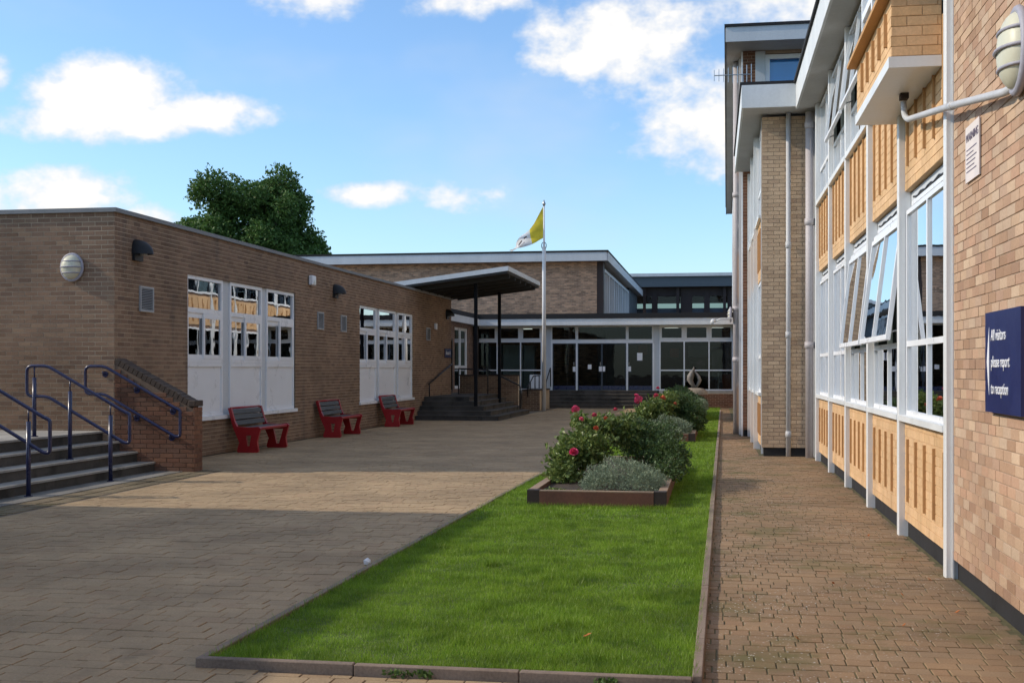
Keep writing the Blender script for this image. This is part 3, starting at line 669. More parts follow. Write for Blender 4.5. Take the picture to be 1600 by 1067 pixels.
def bay(k, fn, y0, y1, open_g=False, open_f=False, first=True, panels=18):
    a0, a1 = y0, y1; mid = (a0 + a1) / 2
    ribbed(a0, a1, .16, 1.13, fn, 5, (.2, .16), panels)
    w = window(RB, fn, a0 + .01, a1 - .01, 1.20, 3.22, [mid], [1.90], .045, .055, -.06, -.01, skip={(0, 1), (1, 1)} if open_g else (), sill=(.07, .055))
    if open_g:
        openable(a0 + .06, a1 - .06, 1.94, 3.16, fn, open_g, w, 'glass')
    boxes('head_panel', [bx(fn, a0, a1, 3.225, 3.40, -.10, -.06)], 'grey_white', RB)
    v = boxes('trickle_vent', [bx(fn, a0 + .2, a1 - .2, 3.245, 3.285, -.059, -.03)], 'upvc', RB)
    MB().tube([fn(a0 + .25 + (a1 - a0 - .5) * i / 14, 3.315 + .012 * math.sin(i * 1.9), -.045) for i in range(15)], .011, 6).build('vent_cord', 'black_paint', v, True)
    ribbed(a0, a1, 3.41, 4.56, fn, 5, (.22, .0), panels)
    if first:
        w = window(RB, fn, a0 + .01, a1 - .01, 4.66, SOF - .05, [mid], [5.22], .045, .055, -.06, -.01, skip={(0, 1), (1, 1)} if open_f else (), sill=(.07, .075), glass='glass')
        if open_f: openable(a0 + .06, a1 - .06, 5.26, SOF - .11, fn, open_f, w, 'glass')
    n = 5 if k else 3
    for lo, hi in ((.4, 3.3), (4.2, 6.3)):
        L = [(XR + .45 + .04 * (i % 2), XR + .47 + .04 * (i % 2), a0 + i * .1 + (1.4 if k % 2 else .1), a0 + i * .1 + .1 + (1.4 if k % 2 else .1), lo, hi) for i in range(n)]
        boxes('curtain', L, 'room_curtain', RB)
OG = {1: R(7), 2: R(6.5)}; OF = {2: R(7), 3: R(6.5)}
for k in range(5):
    bay(k, fr, PY_[k] + PWD + .002, PY_[k + 1] - .002, OG.get(k), OF.get(k), first=(k != 0), panels=34 if k == 0 else 24)
bay(5, fr, PY_[5] + PWD + .002, 23.66, None, None, True, 6) if False else None
boxes('wall', [(XR - .02, XR + .2, PY_[5] + PWD, 23.66, .0, SOF)], 'grey_white', RB)
# interior so that the rooms read as rooms
boxes('interior_wall', [(6.0, 6.1, 3, 40, .1, 6.4), (XR + .26, 5.99, 15.0, 15.06, .1, 6.4), (XR + .26, 5.99, 20.0, 20.06, .1, 6.4), (XR + .26, 5.99, 9.7, 9.76, .1, 6.4)], 'room_dark', RB)
boxes('interior_floor', [(XR + .26, 5.99, 3, 40, -.02, .1), (XR + .16, 5.99, 3, 23.6, 3.45, 4.1)], 'room_dark', RB)
# projecting first-floor bay above the nearest windows
ox = 1.46; oy0, oy1 = PY_[0] + PWD + .003, 13.0
boxes('oriel_base', [(ox - .02, XR - .005, oy0 + .38, oy1, 4.17, 4.262)], 'white_paint', RB)
op = boxes('oriel_panel', [(ox + .006, XR - .005, oy0 + .386, oy1, 4.263, 4.76)], 'orange_mortar', RB)
Lo = bricks(PXm(ox), oy0 + .38, oy1, 4.263, 4.76, [], .25, .083, .006, .0015, .0008) + bricks(PYm(oy0 + .38), ox, XR - .01, 4.263, 4.76, [], .25, .083, .006, .0015, .0008)
emit_pieces('panel_brick', 'panel_bricks', Lo, 'orange_brick', op, 38)
for i in range(5):
    u = oy0 + .62 + i * .42; boxes('rib', [bx(PXm(ox), u - .02, u + .02, 4.40, 4.68, .0, .03)], 'rib_brick', op)
boxes('oriel_coping', [(ox - .10, XR, oy0 + .36, oy1 + .05, 4.762, 4.80)], 'rib_brick', RB)
boxes('wall', [(XR - .03, XR + .2, oy1 + .002, PY_[1] - .001, 4.57, SOF)], 'white_paint', RB) if oy1 < PY_[1] else None
w = window(RB, PXm(ox + .04), oy0 + .40, oy1 - .02, 4.802, SOF - .02, [oy0 + 1.2, oy0 + 2.0], [5.25], .07, .08, -.06, .0)
window(RB, PYm(oy0 + .42), ox + .045, XR - .08, 4.802, SOF - .02, [], [5.25], .06, .07, -.06, .0)
boxes('drain_box', [(1.68, 1.75, 11.52, 11.64, 4.12, 4.168)], 'timber_dark', RB)
MB().tube([(1.71, 11.58, 4.1), (1.72, 11.58, 3.97), (1.74, 11.5, 3.92), (1.745, 9.4, 3.60), (1.80, 8.02, 3.385), (1.84, 7.9, 3.40)], .028, 10, .08).build('conduit', 'pipe_light', RB, True)
MB().tube([(1.7445, 9.52, 3.618), (1.745, 9.4, 3.60)], .034, 10).build('conduit_joint', 'pipe_light', RB, True)
# roof with white fascia
boxes('soffit', [(1.52, 2.0, 2, 22.92, SOF, SOF + .06)], 'soffit', RB)
boxes('fascia', [(1.48, 1.519, 2, 22.90, SOF - .02, 6.90)], 'pale_fascia', RB)
boxes('roof', [(1.44, 8, 2, 22.9, 6.901, 6.96)], 'black_felt', RB)
boxes('roof', [(1.52, 8, 2, 23.6, 6.6, 6.899)], 'interior_dark', RB)
# brick pier part that steps forward
X2, Y2 = .90, 23.66
pierw = slab('wall', PYm(Y2), X2, XR - .03, .16, SOF, [], 'tan_mortar', RB, .3)
emit_pieces('brick', 'bricks', bricks(PYm(Y2), X2, XR - .03, .16, SOF, [], .215, .075, .009, .006), 'tan_brick', pierw, 100)
boxes('plinth', [(X2 + .03, XR, Y2 + .02, Y2 + .3, -.03, .159)], 'plinth_black', RB)
f2 = PXm(X2); ys2 = [Y2 + .32, 25.9, 28.2, 30.58]
boxes('edge_trim', [(X2 - .012, X2 + .3, Y2 + .30, Y2 + .318, .02, SOF)], 'white_paint', RB)
for a0, a1 in zip(ys2[:-1], ys2[1:]):
    boxes('post', [(X2 - .09, X2 + .1, a1 - .12, a1, -.02, SOF)], 'white_paint', RB)
    for b0, b1 in ((.16, 1.13), (3.41, 4.56)): ribbed(a0 + .002, a1 - .122, b0, b1, f2, 5, (.2, .16), 0)
    for b0, b1, tm in ((1.2, 3.4, 1.9), (4.63, SOF - .03, 5.2)): window(RB, f2, a0 + .004, a1 - .124, b0, b1, [(a0 + a1) / 2 - .06], [tm], .06, .07, -.08, -.01, sill=(.06, .06))
boxes('plinth', [(X2 + .04, X2 + .2, Y2 + .31, 30.5, -.03, .15)], 'plinth_black', RB)
boxes('soffit', [(.54, 2.0, 22.95, 30.5, SOF + .061, SOF + .1)], 'soffit', RB)
fs = boxes('fascia', [(.50, 1.479, 22.90, 22.945, SOF + .03, 6.90), (.50, .538, 22.946, 30.5, SOF + .03, 6.90)], 'pale_fascia', RB)
boxes('roof', [(.47, 8, 22.902, 30.5, 6.901, 6.96)], 'black_felt', RB); boxes('roof', [(.54, 8, 23.61, 30.5, 6.6, 6.9)], 'interior_dark', RB)
boxes('interior_wall', [(3.2, 3.3, Y2 + .4, 30.5, .1, 6.4)], 'interior_mid', RB)
def downpipe(x, y, z0, z1, r, mat, parent, collars):
    p = MB().tube([(x, y, z0), (x, y, z1)], r, 14).build('downpipe', mat, parent, True)
    for z in collars: MB().tube([(x, y, z - .06), (x, y, z + .06)], r * 1.22, 14).build('collar', mat, p, True)
downpipe(1.385, Y2 - .085, .0, SOF + .05, .045, 'pipe_light', RB, (.42, 2.3, 4.0))
downpipe(1.755, 23.3, .0, SOF - .01, .075, 'pipe_grey', RB, (2.1, 4.4, 6.2))

# ------------------------------------------------------------------ three-storey block beyond
TB = thing('tall_block', (3, 45, 0), 'three-storey brick block with overhanging grey roof rising behind the pier', 'building')
X3, Y3 = .70, 30.6; fY = PYm(Y3); SO3 = 9.5
h3 = [(1.24, 8, 7.3, 9.42)]
tw = slab('wall', fY, X3, 8, .16, SO3, h3 + [(X3 + .25, 8, 0, 6.4)], 'pink_mortar', TB, .3)
emit_pieces('brick', 'bricks', bricks(fY, X3, 1.02, .16, SO3, [], .215, .075, .009, .006), 'red_brick', tw, 120)
boxes('corner_panel', [(1.0, 1.24, Y3 - .03, Y3 - .001, 6.9, 9.48)], 'grey_white', TB)
window(TB, fY, 1.24, 3.2, 7.3, 9.40, [2.3], [], .11, .11, -.10, .0, glass='clear_glass'); window(TB, fY, 3.2, 7.9, 7.3, 9.4, [4.4, 5.6, 6.8], [], .11, .11, -.1, 0, glass='top_glass')
boxes('plinth', [(X3 + .03, 1.2, Y3 + .02, Y3 + .29, -.03, .159)], 'plinth_black', TB)
# long side towards the courtyard, very oblique
ls = MB().add([(X3, Y3 + .3, 0), (.96, 62, 0), (.96, 62, SO3), (X3, Y3 + .3, SO3), (X3 + .3, Y3 + .3, 0), (1.26, 62, 0), (1.26, 62, SO3), (X3 + .3, Y3 + .3, SO3)], [[0, 1, 2, 3], [4, 5, 6, 7], [0, 1, 5, 4], [3, 2, 6, 7], [1, 2, 6, 5], [0, 3, 7, 4]]).build('wall', 'side_brick', TB)
for i in range(12):
    a0 = 31.2 + i * 2.55; a1 = a0 + 2.55; xx = X3 + (a0 + 1.2 - Y3) * .0083; f3 = PXm(xx)
    boxes('post', [bx(f3, a0, a0 + .14, .0, SO3, .0, .10)], 'white_paint', TB)
    for b0, b1 in ((.16, 1.13), (3.41, 4.56), (6.6, 7.3)):
        if a0 > 50 and b0 < 3: continue
        p = boxes('panel', [bx(f3, a0 + .142, a1 - .002, b0, b1, .0, .04)], 'orange_brick', TB)
        for k in range(5): u = a0 + .4 + k * .45; boxes('rib', [bx(f3, u, u + .034, b0 + .15, b1 - .1, .0405, .07)], 'rib_brick', p)
    for b0, b1 in ((1.2, 3.3), (4.65, 6.5), (7.4, 9.4)):
        if a0 > 50 and b0 < 3: continue
        window(TB, f3, a0 + .144, a1 - .004, b0, b1, [a0 + 1.3], [b0 + .65], .08, .08, .004, .06)
boxes('edge_trim', [(X3 - .04, X3 - .002, Y3 + .0, Y3 + .1, .0, SO3)], 'upvc', TB)
rf = MB().add([(.30, 29.6, SO3), (9, 29.6, SO3), (9, 62.5, SO3), (.62, 62.5, SO3), (.30, 29.6, SO3 + .06), (9, 29.6, SO3 + .06), (9, 62.5, SO3 + .06), (.62, 62.5, SO3 + .06)], BF.tolist()).build('soffit', 'soffit', TB)
MB().add([(.27, 29.56, SO3 - .02), (9, 29.56, SO3 - .02), (9, 29.598, SO3 - .02), (.27, 29.598, SO3 - .02), (.27, 29.56, 9.83), (9, 29.56, 9.83), (9, 29.598, 9.83), (.27, 29.598, 9.83)], BF.tolist()).build('fascia', 'grey_white', TB)
MB().add([(.262, 29.6, SO3 - .02), (.298, 29.6, SO3 - .02), (.618, 62.5, SO3 - .02), (.58, 62.5, SO3 - .02), (.262, 29.6, 9.83), (.298, 29.6, 9.83), (.618, 62.5, 9.83), (.58, 62.5, 9.83)], BF.tolist()).build('fascia', 'lead_trim', TB)
MB().add([(.24, 29.53, 9.832), (9, 29.53, 9.832), (9, 62.5, 9.832), (.56, 62.5, 9.832), (.24, 29.53, 9.90), (9, 29.53, 9.90), (9, 62.5, 9.90), (.56, 62.5, 9.90)], BF.tolist()).build('roof', 'black_felt', TB)
boxes('window_backing', [(1.3, 7.9, 30.75, 30.77, 7.2, 9.45)], 'sky_reflection_blue', TB)  # blue sheet behind the glass, coloured to stand in for reflected sky
downpipe(.56, 31.6, .0, SO3 - .02, .085, 'pipe_grey', TB, (1.9, 3.2, 6.1)); downpipe(.66, 32.4, .0, SO3 - .02, .06, 'pipe_light', TB, (2.0, 5.2))

# ------------------------------------------------------------------ entrance building at the end of the courtyard
EB = thing('entrance_building', (-4.8, 55, 0), 'single-storey glazed entrance with dark doors and long white fascia', 'building')
fe = PYm(53.0); FL = .735
boxes('plinth_wall', [(-2.42, .95, 52.9, 53.2, -.02, .62)], 'brown_mortar', EB)
emit_pieces('brick', 'bricks', bricks(PYm(52.9), -2.42, .95, 0, .62), 'red_brick', EB, 0)
boxes('plinth_wall', [(-10.6, -7.32, 52.9, 53.2, -.02, .62)], 'brown_mortar', EB)
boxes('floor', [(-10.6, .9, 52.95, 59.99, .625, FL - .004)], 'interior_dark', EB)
# left screen, right screen: framed panes
for cols, x0, x1 in (((-9.48, -8.43), -10.49, -7.47), ((-1.28, -.22), -2.35, .8)):
    window(EB, fe, x0, x1, FL, 2.90, cols, [1.61], .06, .055, -.05, .02, glass='dark_glass')
    edges = [x0] + list(cols) + [x1]
    for a0, a1 in zip(edges[:-1], edges[1:]): window(EB, fe, a0 + .001, a1 - .001, 2.902, 3.56, [], [], .11, .11, -.05, .012, frame='white_paint', glass='dark_glass')
    boxes('sill', [bx(fe, x0, x1, .622, FL - .001, -.05, .10)], 'concrete', EB)
for x0, x1 in ((-7.465, -7.09), (-2.60, -2.355)): boxes('pilaster', [bx(fe, x0, x1, FL - .02, 3.56, -.1, -.02)], 'grey_white', EB)
for x0, x1 in ((-7.085, -5.94), (-5.938, -3.735), (-3.733, -2.602)):
    window(EB, fe, x0, x1, 2.90, 3.56, [], [], .06, .06, -.06, .0, frame='white_paint', glass='dark_glass')
    boxes('door_head', [bx(fe, x0, x1, 2.79, 2.898, -.06, .01)], 'upvc', EB)
def door(x0, x1, notice, handle):
    d = window(EB, fe, x0, x1, FL, 2.788, [], [], .035, .035, -.05, -.005, frame='blue_panel', glass='dark_glass', name='door')
    boxes('kick_plate', [bx(fe, x0 + .04, x1 - .04, FL + .04, FL + .20, -.02, .0)], 'navy_paint', d)
    if handle is not None: MB().tube([(handle, 52.98, 1.85), (handle, 52.95, 1.85), (handle, 52.95, 1.95), (handle, 52.98, 1.95)], .02, 8).build('handle', 'steel', d)
    for (a, b_, w_, h_) in notice: boxes('notice', [bx(fe, a - w_ / 2, a + w_ / 2, b_ - h_ / 2, b_ + h_ / 2, -.004, .006)], 'sign_white', d)
for x in (-7.085, -5.975, -3.775, -2.64): boxes('door_post', [bx(fe, x, x + .075, FL - .005, 2.789, -.06, .012)], 'upvc', EB)
door(-7.008, -5.977, [(-6.05, 1.66, .12, .22)], -6.06); door(-5.898, -4.842, [(-5.37, 1.76, .16, .2), (-4.90, 1.67, .13, .22)], -4.9)
door(-4.838, -3.777, [(-4.75, 1.67, .11, .22)], None); door(-3.698, -2.642, [(-3.63, 1.67, .12, .22), (-3.19, 2.2, .23, .33)], -3.66)
boxes('pale_board', [bx(fe, -8.02, -7.50, .80, 1.42, .021, .03)], 'sign_white', EB)  # white lower panel at the right end of the left screen
boxes('soffit', [(-10.6, 1.0, 52.33, 53.1, 3.562, 3.60)], 'soffit', EB)
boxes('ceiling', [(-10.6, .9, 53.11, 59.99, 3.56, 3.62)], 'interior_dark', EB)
boxes('fascia', [(-10.2, 1.0, 52.28, 52.329, 3.555, 3.84), (-10.2, -10.15, 44.1, 52.279, 3.555, 3.84)], 'pale_fascia', EB)
boxes('roof', [(-10.6, 1.0, 52.5, 61, 3.86, 4.07), (-16, -10.3, 44.1, 61, 3.86, 4.07)], 'black_felt', EB); boxes('roof', [(-10.25, 1.0, 52.25, 52.49, 3.842, 3.9)], 'black_felt', EB)
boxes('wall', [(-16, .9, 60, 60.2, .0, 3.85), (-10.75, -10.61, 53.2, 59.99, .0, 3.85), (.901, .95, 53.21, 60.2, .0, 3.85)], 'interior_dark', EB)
boxes('cupboard', [(-9.35, -8.45, 53.8, 54.4, FL, 2.75)], 'interior_white', EB); boxes('cupboard', [(-8.40, -7.93, 53.8, 54.4, FL, 2.72)], 'interior_white', EB); boxes('cupboard', [(-10.2, -9.42, 54.1, 54.5, FL, 2.70)], 'interior_mid', EB)
boxes('display_board', [(-3.35, -2.95, 54.5, 54.6, 2.3, 2.75)], 'red_item', EB); boxes('display_board', [(-1.15, -.3, 55.0, 55.1, 2.2, 2.72)], 'interior_mid', EB)
boxes('display_board', [(-2.0, -1.6, 56.0, 56.1, 2.2, 2.6)], 'red_item', EB); boxes('noticeboard', [(-.12, .4, 55, 55.1, 1.2, 2.7)], 'interior_mid', EB); boxes('bin', [(.35, .7, 54, 54.4, FL, 1.45)], 'red_item', EB)
for x in (-1.4, .15):
    c = boxes('chair_back', [(x, x + .06, 54.2, 54.26, FL, 1.5), (x + .38, x + .44, 54.2, 54.26, FL, 1.5)] + [(x + .06 + .07 * i, x + .09 + .07 * i, 54.21, 54.25, 1.15, 1.48) for i in range(5)] + [(x + .06, x + .38, 54.2, 54.5, 1.08, 1.14)], 'interior_white', EB)
for x, y in ((-1.9, 55), (.1, 55), (-8.6, 55.5)): boxes('ceiling_light', [(x - .3, x + .3, y, y + .12, 3.50, 3.559)], 'light_tube', EB)
# link wall on the left
lk = PXp(-10.5)
boxes('wall', [bx(lk, *q, -.25, 0) for q in subs([(44.01, 52.95, 0, 3.85)], [(48.8, 51.5, .85, 3.4)])], 'side_brick', EB)
window(EB, lk, 48.8, 51.5, .85, 3.4, [50.15], [1.75], .12, .12, -.12, -.04)
window(EB, lk, 46.2, 48.2, FL, 2.9, [], [], .1, .1, .003, .05, name='door', glass='dark_glass', frame='black_paint')
boxes('corner_post', [(-10.49, -10.3, 52.6, 52.99, .6, 3.56)], 'timber_dark', EB)
# entrance steps
ES = thing('entrance_steps', (-4.8, 52, 0), 'wide dark stone steps up to the glass entrance doors', 'steps')
for k in range(5):
    z = .147 * (k + 1); y0 = 51.35 + .3 * k
    s = boxes('step', [(-7.2, -2.43, y0, y0 + (.298 if k < 4 else .4), -.03, z - .035)], 'step_concrete', ES); boxes('nosing', [(-7.2, -2.43, y0 - .02, y0 + (.297 if k < 4 else .4), z - .035, z)], 'step_concrete', s)

# porch steps, low walls and rails under the canopy
PS = thing('porch_steps', (-8.5, 40, 0), 'dark stone porch steps wrapping the foot of the canopy posts', 'steps')
for k in range(5):
    z = .147 * (k + 1); y0 = 38.5 + .3 * k; xe = -6.85 - .3 * k
    s = boxes('step', [(XL + .02, xe, y0, 45.2, z - .147 + (.001 if k else -.03), z - .035)], 'step_concrete', PS); boxes('nosing', [(XL + .02, xe + .02, y0 - .02, 45.2, z - .035, z)], 'step_concrete', s)
LW = thing('low_wall', (-8.2, 45.4, 0), 'dark brown brick parapet wall behind the porch steps', 'wall')
lw = boxes('wall', [(-9.55, -7.3, 45.3, 45.55, 0, 1.40)], 'brown_mortar', LW); boxes('bricks', bricks(PYm(45.3), -9.55, -7.3, 0, 1.4), 'brown_brick', lw, 'stuff'); boxes('coping', [(-9.57, -7.27, 45.27, 45.58, 1.401, 1.45)], 'coping', LW)
LW2 = thing('low_wall', (-7.1, 48.3, 0), 'short brown brick wall with black railing beside the white flagpole', 'wall')
lw = boxes('wall', [(-7.55, -6.85, 47.9, 50.8, 0, .80)], 'brown_mortar', LW2); boxes('bricks', bricks(PYm(47.9), -7.55, -6.85, 0, .8), 'brown_brick', lw, 'stuff'); boxes('coping', [(-7.58, -6.82, 47.87, 50.8, .801, .85)], 'coping', LW2)
boxes('ramp_floor', [(-10.45, -7.56, 45.56, 52.8, -.02, .70)], 'step_concrete', LW2)
def rail(pts, posts, label, mat='black_paint', r=.025):
    t_ = thing('railing', pts[0], label, 'railing'); t_.location.z = 0
    MB().tube(pts, r, 8, .05).build('rail', mat, t_, True)
    for (x, y, z0, z1) in posts: MB().tube([(x, y, z0), (x, y, z1)], r * .85, 8).build('post', mat, t_, True)
rail([(-9.5, 40.0, 1.15), (-9.5, 43.7, 1.85)], [(-9.5, 40.1, .72, 1.15)], 'short sloping black handrail on the end of the brown building')
rail([(-9.3, 43.9, 1.68), (-8.2, 43.9, 1.62), (-7.0, 43.9, 1.05), (-7.0, 43.9, .2)], [(-9.3, 43.9, .73, 1.68), (-8.2, 43.9, .73, 1.6)], 'black handrail stepping down beside the canopy posts')
rail([(-7.3, 47.7, .55), (-7.3, 47.7, .95), (-7.2, 48.6, 1.38), (-7.2, 50.4, 1.40)], [(-7.25, 48.1, .85, 1.15), (-7.2, 49.0, .85, 1.38), (-7.2, 50.2, .85, 1.39)], 'thin black railing on the short wall by the flagpole')
rail([(-7.05, 51.0, .15), (-7.05, 51.2, 1.1), (-7.05, 52.6, 1.72), (-7.05, 52.7, .9)], [], 'black handrail at the left end of the entrance steps')

# canopy
CN = thing('canopy', (-8.2, 42, 0), 'dark canopy on slim black posts with tilted pale roof edge', 'canopy')
def cz(x): return 4.47 + (x + 10.3) * .126
def slope_box(x0, x1, y0, y1, d0, d1): return MB().add([(x0, y0, cz(x0) + d0), (x1, y0, cz(x1) + d0), (x1, y1, cz(x1) + d0), (x0, y1, cz(x0) + d0), (x0, y0, cz(x0) + d1), (x1, y0, cz(x1) + d1), (x1, y1, cz(x1) + d1), (x0, y1, cz(x0) + d1)], BF.tolist())
slope_box(-10.5, -6.53, 38.33, 45.5, -.22, -.02).build('roof', 'canopy_under', CN)
slope_box(-10.55, -6.5, 38.29, 38.328, -.15, .0).build('fascia', 'grey_white', CN); slope_box(-6.528, -6.49, 38.329, 45.5, -.15, .0).build('fascia', 'grey_white', CN)
for i in range(6): slope_box(-9.5, -6.56, 38.9 + i * 1.15, 39.0 + i * 1.15, -.34, -.221).build('joist', 'canopy_under', CN)
for y in (39.15, 43.6): MB().box(-7.78, -7.67, y, y + .11, .42, cz(-7.72) - .222).build('post', 'dark_post', CN, bevel=.01)

# ------------------------------------------------------------------ hall and rear block
HB = thing('school_hall', (-14, 65, 0), 'tall brick hall with blue-grey roof band behind the entrance', 'building')
hs = 5.44
boxes('wall', [(-30, -hs, 57, 57.3, 0, 6.72)], 'hall_brick', HB)
boxes('corner_column', [(-hs + .001, -hs + .30, 57.02, 57.6, 3.9, 6.72)], 'brown_fin', HB)
boxes('wall', [(-hs - .1, -hs + .2, 57.61, 58.6, 0, 6.72), (-hs - .1, -hs + .2, 58.6, 84, 0, 4.2), (-hs - .1, -hs + .2, 76, 84, 4.2, 6.72)], 'blue_panel', HB)
for i in range(6):
    a0 = 58.7 + i * 2.85; window(HB, PXp(-hs + .2), a0, a0 + 2.8, 4.2, 6.5, [a0 + 1.4], [], .14, .12, -.1, .02, frame='grey_white', glass='top_glass')
boxes('soffit', [(-30, -4.95, 56.5, 84.5, 6.722, 6.76)], 'soffit', HB)
boxes('fascia', [(-30, -4.93, 56.42, 56.499, 6.70, 7.10), (-4.95, -4.87, 56.5, 84.5, 6.70, 7.10)], 'grey_white', HB)
boxes('roof', [(-30, -4.86, 56.40, 84.5, 7.101, 7.19)], 'black_felt', HB)
BB = thing('rear_block', (-2, 88, 0), 'far dark-glazed block with slate blue roof band behind the entrance roof', 'building')
boxes('fascia', [(-7, 4, 84.6, 85, 7.35, 8.05)], 'slate_fascia', BB); boxes('roof', [(-7, 4, 84.4, 96, 8.051, 8.27)], 'grey_white', BB)
boxes('wall', [(-7, 4, 85.5, 85.8, 0, 5.9)], 'blue_panel', BB); boxes('back_wall', [(-7, 4, 94, 94.3, 0, 5.95), (-7, 4, 94, 94.3, 6.7, 8.05)], 'brown_fin', BB)
for x0, x1 in ((-6.2, -5.4), (-4.3, -3.9), (-2.3, -1.5), (-.7, -.3), (.9, 2)): boxes('fin', [(x0, x1, 85.3, 85.5, 5.4, 7.35)], 'brown_fin', BB)
for x in (-4.9, -2.6, .6): boxes('column', [(x, x + .2, 85.0, 85.25, 4.5, 7.35)], 'brown_fin', BB)
boxes('panel_band', [(-7, 4, 85.35, 85.45, 6.75, 7.34)], 'brown_fin', BB)
boxes('pane', [(-7, 4, 85.6, 85.62, 5.9, 6.75)], 'dark_glass', BB)
boxes('window_backing', [(-6.5, 3.5, 93.5, 93.6, 5.6, 6.3)], 'interior_white', BB)

# ------------------------------------------------------------------ fixtures
def bulkhead(axes, c, w, h, label, dep=.16):
    A, U, N = map(Vector, axes); c = Vector(c); t_ = thing('wall_lamp', c, label, 'lamp', None)
    def dome(k, n1=20, n2=7, rad=1.0, off=.02):
        mb = MB(); V = []; 
        for j in range(n2 + 1):
            ph = math.pi / 2 * j / n2; r = math.cos(ph) ** .75
            for i in range(n1): a = 2 * math.pi * i / n1; V.append(c + A * (w / 2 * rad * r * math.cos(a)) + U * (h / 2 * rad * r * math.sin(a)) + N * (off + k * math.sin(ph)))
        Fc = [[j * n1 + i, j * n1 + (i + 1) % n1, (j + 1) * n1 + (i + 1) % n1, (j + 1) * n1 + i] for j in range(n2) for i in range(n1)]; return mb.add(V, Fc)
    ring = MB(); 
    ring.tube([c + A * (w / 2 * math.cos(a)) + U * (h / 2 * math.sin(a)) + N * .03 for a in [2 * math.pi * i / 24 for i in range(24)]], .028, 8, 0, True)
    base = ring.build('trim_ring', 'lamp_trim', t_, True); dome(dep, rad=.97).build('lens', 'cream_lens', t_, True)
    for v in (-.45, 0, .45):
        hw = w / 2 * math.sqrt(1 - v * v)
        MB().tube([c + A * (hw * math.cos(a)) + U * (h / 2 * v) + N * (.03 + (dep + .005) * math.sin(a) * (1 - .35 * abs(v))) for a in [math.pi * i / 12 for i in range(13)]], .011, 6).build('guard_bar', 'lamp_trim', t_, True)
    return t_
bulkhead(((1, 0, 0), (0, 0, 1), (0, -1, 0)), (-10.32, YF - .008, 3.31), .36, .42, 'oval cream bulkhead lamp on the front wall of the low brown building')
bulkhead(((0, 1, 0), (0, 0, 1), (-1, 0, 0)), (XR - .01, 7.86, 3.60), .42, .50, 'large cream bulkhead lamp high on the pink brick wall at right', .12)
bulkhead(((0, 1, 0), (0, 0, 1), (-1, 0, 0)), (.44, 31.55, 3.05), .24, .34, 'small white bulkhead lamp by the far downpipe', .08)
sc_ = thing('security_camera', (.3, 31, 2.95), 'small white security camera bracketed beside the far downpipe', 'camera')
MB().tube([(.46, 31.4, 2.95), (.15, 31.3, 2.93), (.0, 31.3, 2.85)], .018, 8, .05).build('bracket', 'white_paint', sc_, True); MB().tube([(.0, 31.3, 2.9), (-.03, 31.2, 2.87), (-.05, 31.05, 2.83)], [.03, .055, .05], 10).build('housing', 'white_paint', sc_, True)
def hood(y, label):
    t_ = thing('hooded_light', (XL, y, 3.55), label, 'lamp', None); V = []; Fc = []; n, m_ = 12, 8
    for j in range(m_ + 1):
        ph = math.pi / 2 * j / m_
        for i in range(n + 1):
            th = math.pi * i / n; V.append((XL + .008 + .30 * math.sin(th) * math.cos(ph), y + .17 * math.cos(th) * math.cos(ph) ** .5, 3.58 + .25 * math.sin(ph)))
    for j in range(m_):
        for i in range(n): a = j * (n + 1) + i; Fc.append([a, a + 1, a + n + 2, a + n + 1])
    MB().add(V, Fc).build('hood', 'black_paint', t_, True); MB().box(XL + .008, XL + .06, y - .15, y + .15, 3.47, 3.6).build('back_plate', 'black_paint', t_)
    MB().tube([(XL + .14, y, 3.66), (XL + .14, y, 3.56)], .06, 10).build('lamp', 'grey_metal', t_)
hood(19.15, 'black hooded downlight nearest the corner of the low brown building'); hood(30.0, 'black hooded downlight on the wall between the two window groups'); hood(43.2, 'black hooded downlight at the far end of the long brown wall')
def vent(y0, y1, label, z0=2.63, z1=3.06):
    t_ = thing('wall_vent', (XL, (y0 + y1) / 2, z0), label, 'vent', None); f = PXp(XL)
    boxes('frame', [bx(f, *q, .002, .035) for q in ((y0, y0 + .03, z0, z1), (y1 - .03, y1, z0, z1), (y0 + .03, y1 - .03, z0, z0 + .03), (y0 + .03, y1 - .03, z1 - .03, z1))], 'grey_metal', t_)
    mb = MB(); n = 13
    for i in range(n):
        z = z0 + .03 + (z1 - z0 - .06) * (i + .5) / n; mb.obox((XL + .02, (y0 + y1) / 2, z), (.012, 0, -.008), (0, (y1 - y0) / 2 - .032, 0), (.0012, 0, .0018))
    mb.build('louvre', 'grey_metal', t_); boxes('backing', [bx(f, y0 + .03, y1 - .03, z0 + .03, z1 - .03, .0065, .0085)], 'black_paint', t_)
vent(19.25, 19.75, 'grey louvred vent near the corner of the brown building'); vent(28.6, 29.05, 'left of two small grey vents between the window groups'); vent(30.5, 30.95, 'right of two small grey vents between the window groups'); vent(40.05, 40.55, 'small grey vent right of the farther window group')
al = thing('alarm_box', (XL, 28.05, 3.67), 'white alarm sounder box high on the brown wall', 'alarm'); MB().box(XL + .01, XL + .12, 27.93, 28.2, 3.67, 3.9).build('case', 'upvc', al, bevel=.02); boxes('strobe', [(XL + .121, XL + .14, 28.0, 28.12, 3.72, 3.79)], 'interior_white', al)
sm = thing('sensor_box', (XL, 41.3, 3.05), 'tiny white box at the far end of the brown wall', 'box'); MB().box(XL + .01, XL + .09, 41.2, 41.36, 3.03, 3.25).build('case', 'upvc', sm, bevel=.01)
rs = thing('room_sign', (XL, 43.35, 2.24), 'small navy sign with white lettering at the end of the brown wall', 'sign'); boxes('board', [(XL + .01, XL + .03, 42.85, 43.9, 2.08, 2.40)], 'navy_sign', rs)
text('Room 8', ((0, 1, 0), (0, 0, 1), (1, 0, 0)), (XL + .0325, 42.97, 2.18), .22, 'sign_white', rs)
